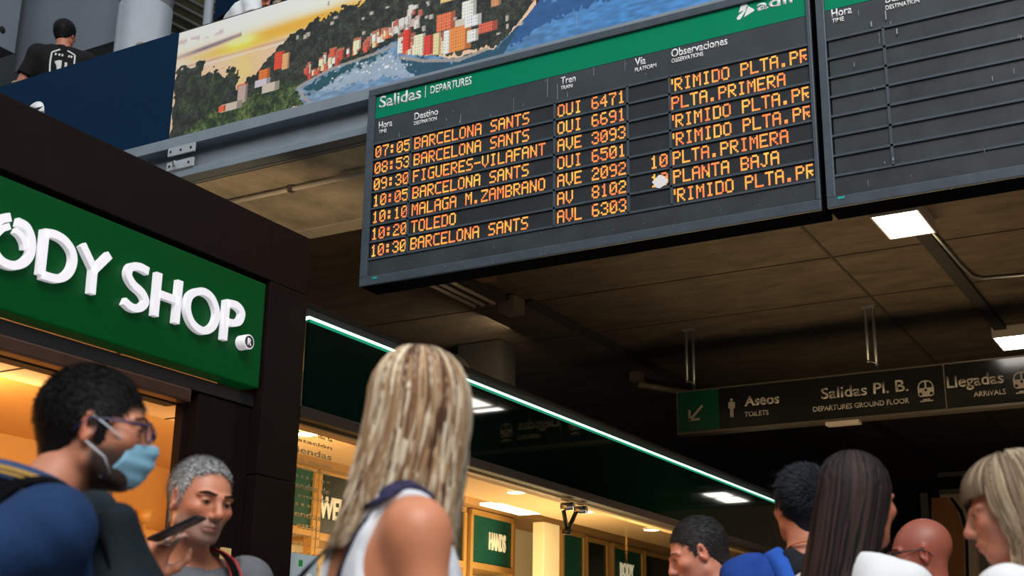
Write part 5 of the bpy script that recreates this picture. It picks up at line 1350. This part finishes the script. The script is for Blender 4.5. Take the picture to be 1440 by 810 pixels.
for q in (1, -1):
    pts = [(q*.05, .165, 1.12*z), (q*.085, .150, 1.24*z), (q*.105, .130, 1.36*z), (q*.105, .085, 1.452*z), (q*.088, .02, 1.50*z), (q*.055, -.055, 1.52*z), (0, -.085, 1.525*z)]
    p3.ribbon('strap', pts, .036, .004, blackst, parent=e)
    for sgn in (-1, 1):
        pp = [(a+sgn*.0145*(1 if c < 1.47*z else .6), b+.002, c) for a, b, c in pts[:6]]; p3.ribbon('red_edge', pp, .004, .0055, redm, parent=e)
for i in range(4):
    t = i*.022; p3.ribbon('white_letter', [(.088+t*.22, .153-t*.1, (1.262)*z+t), (.088+t*.22+.004, .152-t*.1, 1.262*z+t+.012)], .016, .0065, M['white'], parent=e)
tag(e, 'black camera strap with red edges round the neck of the grey-haired person', 'strap')
e = ph = empty('phone'); c = (phA+phB)/2; Lp = np.linalg.norm(phA-phB)
vd = tmpR.T@ray(250, 745); vd -= pd*(vd@pd); vd /= np.linalg.norm(vd); up = np.cross(pd, vd); up = up*np.sign(up[2])*math.cos(.22)+vd*math.sin(.22); sdv = np.cross(pd, up)
bm = bmesh.new(); addbox(bm, (-.038, -Lp/2, -.0045), (.038, Lp/2, .0045), .004)
Rp = Matrix((tuple(np.array([sdv[0], pd[0], up[0]])), tuple(np.array([sdv[1], pd[1], up[1]])), tuple(np.array([sdv[2], pd[2], up[2]]))))
for v in bm.verts: v.co = Vector(p3.W((np.array(Rp@v.co)+c)[None])[0])
fin('case', bm, mat('phone_black', (.012, .014, .016), .35), e)
bm = bmesh.new(); addbox(bm, (-.034, -Lp/2+.005, .0046), (.034, Lp/2-.005, .0052))
for v in bm.verts: v.co = Vector(p3.W((np.array(Rp@v.co)+c)[None])[0])
fin('screen', bm, mat('phone_glass', (.004, .004, .005), .08), e)
tag(e, 'black mobile phone held up edge-on before the chin of the grey-haired person', 'phone')

# ---------------------------------------------------------------- 4 blonde person seen from behind
hp = atd(595, 592, 2.45); z = hp[2]/1.635
p4 = Person(hp, face_a=18, body_a=68, pitch=2, fem=1, skin=(.53, .25, .145), head_shift=(.0, .035), build=1.06, drop=.01, ears=0, grid=(.0045, .009),
            arms={-1: dict(el=(-.20, -.03, 1.12*z), wr=(-.2, .12, .95*z)), 1: dict(el=(.20, .02, 1.12*z), wr=(.21, .18, .98*z))})
BL = [(.46, .33, .20), (.24, .13, .065), (.74, .64, .48), (.085, .04, .022), (.36, .22, .12)]
def fall4(P, a, v):
    v = np.clip(v, 0, 1.3); P = P.copy(); g = v**1.3
    k = .068*g*(1-.9*min(max(math.sin(a+.35)*1.4, 0), 1))
    P[:, 0] -= k*.94; P[:, 1] -= k*.40; return P
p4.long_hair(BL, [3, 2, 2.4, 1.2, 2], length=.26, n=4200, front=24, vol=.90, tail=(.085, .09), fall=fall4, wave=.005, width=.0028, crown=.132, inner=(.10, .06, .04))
p4.garment('tank_top', fabric('tank_white', (.66, .70, .76)), 'tank', inf=.012, folds=.003, grid=.0065)
z = p4.s
for q in (-1, 1): p4.ribbon('tank_strap', [(q*.055, -.115, 1.28*z), (q*.082, -.102, 1.36*z), (q*.100, -.072, 1.43*z), (q*.102, -.01, 1.488*z), (q*.098, .04, 1.470*z)], .030, .004, M['white'])
p4.ribbon('dark_lining', [(-.07, -.125, 1.12*z), (0, -.13, 1.19*z), (.055, -.122, 1.30*z), (.105, -.09, 1.42*z), (.125, -.02, 1.478*z), (.120, .05, 1.45*z)], .018, .004, fabric('lining', (.025, .02, .035)))
p4.garment('trousers', jeans, 'trousers'); p4.shoes(shoew)
tag(p4.e, 'person with long streaked blonde hair and white tank top, back to the viewer', 'person')
e = empty('shoulder_bag'); pur = fabric('bag_purple', (.028, .028, .07), n=.5, ns=60)
S4 = [tuple(p4.toloc(atd(*q))) for q in ((515, 722, 2.36), (470, 765, 2.38), (436, 798, 2.42), (405, 835, 2.46))]
p4.ribbon('strap', [(.112, .03, 1.478*z), (.118, -.02, 1.496*z), (.118, -.07, 1.465*z)]+S4, .030, .005, pur, parent=e)
f = Field(np.arange(-.2, .35, .012), np.arange(-.7, -.1, .012), np.arange(.75*z, 1.35*z, .012))
k0, k1, k2 = [p4.toloc(atd(*q)) for q in ((395, 900, 2.5), (440, 790, 2.43), (392, 812, 2.46))]
f.ell(k0, (.09, .13, .10), k=.04); f.ell(k1, (.022, .026, .032), k=.02); f.ell(k2, (.04, .05, .03), k=.03)
X, Y, Z = np.meshgrid(*f.ax, indexing='ij'); f.D += ((vnoise(X*100+500, Z*100+500, 4, 5)-.5)*.016).astype(np.float32)
P, Q = f.mesh(); np_mesh('bag_body', p4.W(P), Q, pur, e)
tag(e, 'purple-blue cloth bag with knotted strap over the blonde person\'s shoulder', 'bag')

# ---------------------------------------------------------------- 5 dark short-haired man, face left, bottom
STUB['next'] = ((.20, .12, .10), .25)
hp = atd(980, 777, 4.7)
p5 = Person(hp, face_a=-90, body_a=-84, pitch=-24, skin=(.60, .30, .22), lip=(.5, .2, .17), grid=(.0042, .012), build=1.05)
p5.eyes((.03, .02, .01), (.06, .04, .03))
p5.short_hair((.035, .033, .032), MAN_HL, .007, 6000, .012, .15, (0, .5, .2), .4)
p5.garment('shirt', fabric('shirt_navy', (.010, .02, .08)), sleeve=.55, inf=.015); p5.garment('trousers', darktr, 'trousers'); p5.shoes(shoeb)
tag(p5.e, 'person with cropped dark hair looking down left below the dark glass parapet', 'person')

# ---------------------------------------------------------------- 6 young man with spiky black hair, blue jacket
hp = atd(1127, 711, 4.12)
p6 = Person(hp, face_a=-14, body_a=-8, pitch=2, skin=(.46, .22, .14), build=1.0, grid=(.0042, .012), hscale=.95, drop=.02)
p6.short_hair((.012, .015, .020), [(-.13, -.090), (-.06, -.092), (-.035, -.06), (-.018, -.012), (.004, .010), (.012, -.020), (.022, -.018), (.030, .03), (.048, .052), (.07, .066), (.09, .07), (.14, .07)], .008, 9000, .026, .26, (-.35, .9, .4), .5, grow=[((-.02, .050, .092), (.045, .045, .025))], width=.0016)
bluej = fabric('jacket_blue', (.010, .045, .24)); blk = fabric('hood_black', (.010, .012, .016))
p6.garment('jacket', bluej, sleeve=1.9, inf=.020, neck=.085, neckz=-.01, folds=.009); p6.garment('trousers', darktr, 'trousers'); p6.shoes(shoew)
z = p6.s; f = Field(np.arange(-.2, .2, .008), np.arange(-.25, .15, .008), np.arange(1.3*z, 1.6*z, .008))
f.ell((0, -.11, 1.43*z), (.105, .055, .06), k=.03)
for q in (-1, 1): f.cap((q*.075, -.08, 1.475*z), (q*.085, .03, 1.46*z), .03, .022, k=.03)
P, Q = f.mesh(); np_mesh('hood', p6.W(P), Q, blk, p6.e)
P0 = [(math.sin(a)*.064, -.028+math.cos(a)*.068, 1.505*z-.018*math.cos(a)) for a in np.linspace(0, 6.283, 24)]
p6.ribbon('neck_cord', P0, .007, .004, mat('cord_orange', (.55, .16, .05), .6))
tag(p6.e, 'person with spiky black hair and blue jacket seen from behind', 'person')
e = empty('backpack')
for q in (-1, 1): p6.ribbon('strap', [(q*.10, -.16, 1.33*z), (q*.105, -.125, 1.41*z), (q*.112, -.05, 1.482*z), (q*.110, .05, 1.47*z), (q*.12, .14, 1.36*z), (q*.14, .13, 1.15*z)], .052, .014, fabric('strap_blue', (.02, .09, .42)), parent=e)
f = Field(np.arange(-.2, .2, .012), np.arange(-.42, -.08, .012), np.arange(.9*z, 1.46*z, .012)); f.ell((0, -.25, 1.17*z), (.155, .10, .245), k=.02); P, Q = f.mesh(); np_mesh('bag_body', p6.W(P), Q, fabric('pack_blue', (.008, .035, .20)), e)
p6.ribbon('top_handle', [(-.04, -.18, 1.40*z), (-.03, -.17, 1.43*z), (.03, -.17, 1.43*z), (.04, -.18, 1.40*z)], .02, .008, blk, normal=(0, -1, .3), parent=e)
f = Field(np.arange(-.14, .14, .01), np.arange(-.40, -.2, .01), np.arange(.9*z, 1.2*z, .01)); f.ell((0, -.32, 1.05*z), (.11, .045, .11), k=.02); P, Q = f.mesh(); np_mesh('front_pocket', p6.W(P), Q, blk, e)
tag(e, 'blue backpack worn by the spiky-haired person', 'backpack')

# ---------------------------------------------------------------- 7 long dark-haired woman
hp = atd(1208, 706, 3.5); z = hp[2]/1.635
p7 = Person(hp, face_a=52, body_a=50, fem=1, pitch=-2, drop=.03, build=.92, skin=(.42, .17, .11), lip=(.35, .10, .09), grid=(.0042, .012), ears=0, arms={1: dict(el=(.20, .05, 1.13*z), wr=(.18, .22, 1.05*z)), -1: dict(el=(-.2, -.03, 1.12*z), wr=(-.2, .12, .95*z))})
p7.eyes((.02, .01, .008), (.02, .015, .012))
DK = [(.012, .009, .010), (.026, .017, .016), (.045, .028, .024), (.008, .007, .009)]
def fall7(P, a, v):
    P = P.copy(); v = np.clip(v, 0, 1.3); g = v**1.2; yw = np.array([[math.cos(.66), math.sin(.66)], [-math.sin(.66), math.cos(.66)]])
    P[:, 0] -= g*.09; P[:, 1] -= g*.12; return P
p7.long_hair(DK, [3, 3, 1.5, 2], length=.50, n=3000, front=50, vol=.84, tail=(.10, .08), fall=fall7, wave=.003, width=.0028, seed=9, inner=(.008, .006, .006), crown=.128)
whitet = fabric('tee_white', (.70, .72, .74), n=.03)
p7.garment('t_shirt', whitet, sleeve=.6, inf=.016); p7.garment('trousers', jeans, 'trousers'); p7.shoes(shoew)
tag(p7.e, 'person with long straight dark brown hair and white top, back to the viewer', 'person')

# ---------------------------------------------------------------- 8 bald man with glasses
hp = atd(1293, 779, 4.6)
p8 = Person(hp, face_a=-80, body_a=-72, pitch=-10, skin=(.27, .088, .058), lip=(.3, .10, .08), grid=(.0042, .012), build=1.05)
p8.eyes((.02, .01, .008), (.03, .02, .015))
glasses(p8, mat('glasses_dark', (.012, .014, .02), .3))
p8.garment('shirt', whitet, sleeve=.55, inf=.016); p8.collar(whitet, .02, .085); p8.garment('trousers', darktr, 'trousers'); p8.shoes(shoeb)
tag(p8.e, 'bald tanned person with dark-rimmed glasses between the two women', 'person')

# ---------------------------------------------------------------- 9 person with dark blonde fringe at right edge
hp = atd(1424, 718, 3.0); z = hp[2]/1.635
p9 = Person(hp, face_a=-69, body_a=-52, fem=1, pitch=-12, skin=(.55, .28, .20), lip=(.50, .16, .14), grid=(.0032, .010), ears=0, nose=1.0, build=.97)
p9.eyes((.03, .02, .012), None, .6, look=(0, -.35))
DB = [(.30, .22, .14), (.20, .14, .09), (.40, .31, .21), (.14, .095, .06)]
def fall9(P, a, v):
    P = P.copy(); return P
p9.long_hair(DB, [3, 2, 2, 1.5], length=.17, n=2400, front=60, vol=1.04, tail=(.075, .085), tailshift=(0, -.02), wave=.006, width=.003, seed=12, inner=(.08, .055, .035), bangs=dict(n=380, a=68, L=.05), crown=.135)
p9.garment('t_shirt', whitet, sleeve=.12, inf=.014, neck=.082); p9.garment('trousers', jeans, 'trousers'); p9.shoes(shoew)
tag(p9.e, 'young person with dark blonde fringe and white sleeveless top looking left', 'person')

# ---------------------------------------------------------------- 10, 11 on the mezzanine
hp = at(92, 49, 1, 7.15)
pA = Person(hp, floor=4.93, face_a=12, body_a=-22, pitch=-2, skin=(.42, .19, .12), build=1.05, grid=(.006, .012), arms={-1: dict(el=(-.33, .06, 1.20), wr=(-.20, .26, 1.10)), 1: dict(el=(.28, .04, 1.18), wr=(.16, .26, 1.10))})
pA.short_hair((.008, .008, .009), [(-.13, -.070), (-.06, -.072), (-.035, -.045), (-.018, -.012), (.004, .010), (.012, -.012), (.022, -.010), (.030, .03), (.048, .052), (.07, .066), (.09, .07), (.14, .07)], .014, 2500, .018, .3, (0, .6, .2))
def print_col(P, s):
    x = P[:, 0]; z = P[:, 2]/s.s; y = P[:, 1]; c = np.tile((.008, .008, .009), (len(P), 1)); return c
pA.garment('t_shirt', fabric('tee_black', (.008, .008, .009)), sleeve=.6, inf=.016)
# shield print on the back: outline and figures, lying just off the cloth
def back_print(s):
    white = mat('print_white', (.62, .64, .62), .8); z = s.s
    def on(x, zz): 
        return (x, -.138-.0*x*x*0-.03*max(0, zz-1.25)*-1+x*x*.55, zz*z)
    out = [[(-.095, 1.40), (-.03, 1.435)], [(-.095, 1.40), (-.098, 1.30), (-.085, 1.20), (-.045, 1.13)], [(.03, 1.435), (.095, 1.41)], [(.095, 1.41), (.098, 1.30), (.085, 1.20), (.045, 1.13)]]
    for q in out: s.ribbon('print_line', [on(*p) for p in q], .014, .004, white, normal=(0, -1, 0))
    r = np.random.default_rng(4)
    for x in (-.065, -.035, -.01, .045, .065): s.ribbon('print_letter', [on(x, 1.378), on(x+.006, 1.398)], .015, .004, white, normal=(0, -1, 0))
    for (a, b, w_) in (((-.05, 1.33), (-.02, 1.25), .035), ((-.02, 1.34), (-.03, 1.22), .03), ((.03, 1.33), (.02, 1.24), .022), ((.05, 1.25), (.035, 1.17), .03), ((-.01, 1.22), (0, 1.16), .03)):
        s.ribbon('print_figure', [on(*a), on((a[0]+b[0])/2+.006, (a[1]+b[1])/2), on(*b)], w_, .004, white, normal=(0, -1, 0))
back_print(pA)
pA.garment('trousers', darktr, 'trousers'); pA.shoes(shoeb)
tag(pA.e, 'person in black T-shirt with white shield print behind the navy banner', 'person')
hp = at(366, -8, 1, 7.2); z = (hp[2]-4.93)/1.635
pB = Person(hp+[0, 0, 0], floor=4.93, face_a=80, body_a=58, pitch=-38, skin=(.48, .20, .13), lean=.13, head_shift=(0, .22), grid=(.006, .012), arms={1: dict(el=(.27, .10, 1.20*z), wr=(.16, .30, 1.10*z)), -1: dict(el=(-.27, .10, 1.20*z), wr=(-.16, .30, 1.10*z))})
pB.short_hair((.03, .022, .02), [(-.13, -.070), (-.06, -.072), (-.035, -.045), (-.018, -.012), (.004, .010), (.012, -.012), (.022, -.010), (.030, .03), (.048, .052), (.07, .066), (.09, .07), (.14, .07)], .008, 2500, .016, .3, (0, .6, .2))
pB.garment('t_shirt', fabric('tee_white2', (.66, .68, .70), n=.03), sleeve=.6, inf=.016); pB.garment('trousers', darktr, 'trousers'); pB.shoes(shoeb)
e = empty('shoulder_bag'); z = pB.s
pB.ribbon('strap', [(-.11, -.11, 1.2*z), (-.115, -.06, 1.36*z), (-.12, .04, 1.46*z), (-.12, .12, 1.50*z), (-.12, .19, 1.42*z), (-.12, .20, 1.2*z)], .035, .006, blackst, parent=e)
tag(pB.e, 'stooping person in white T-shirt behind the coast picture banner', 'person'); tag(e, 'black strap over the shoulder of the stooping person in white', 'strap')
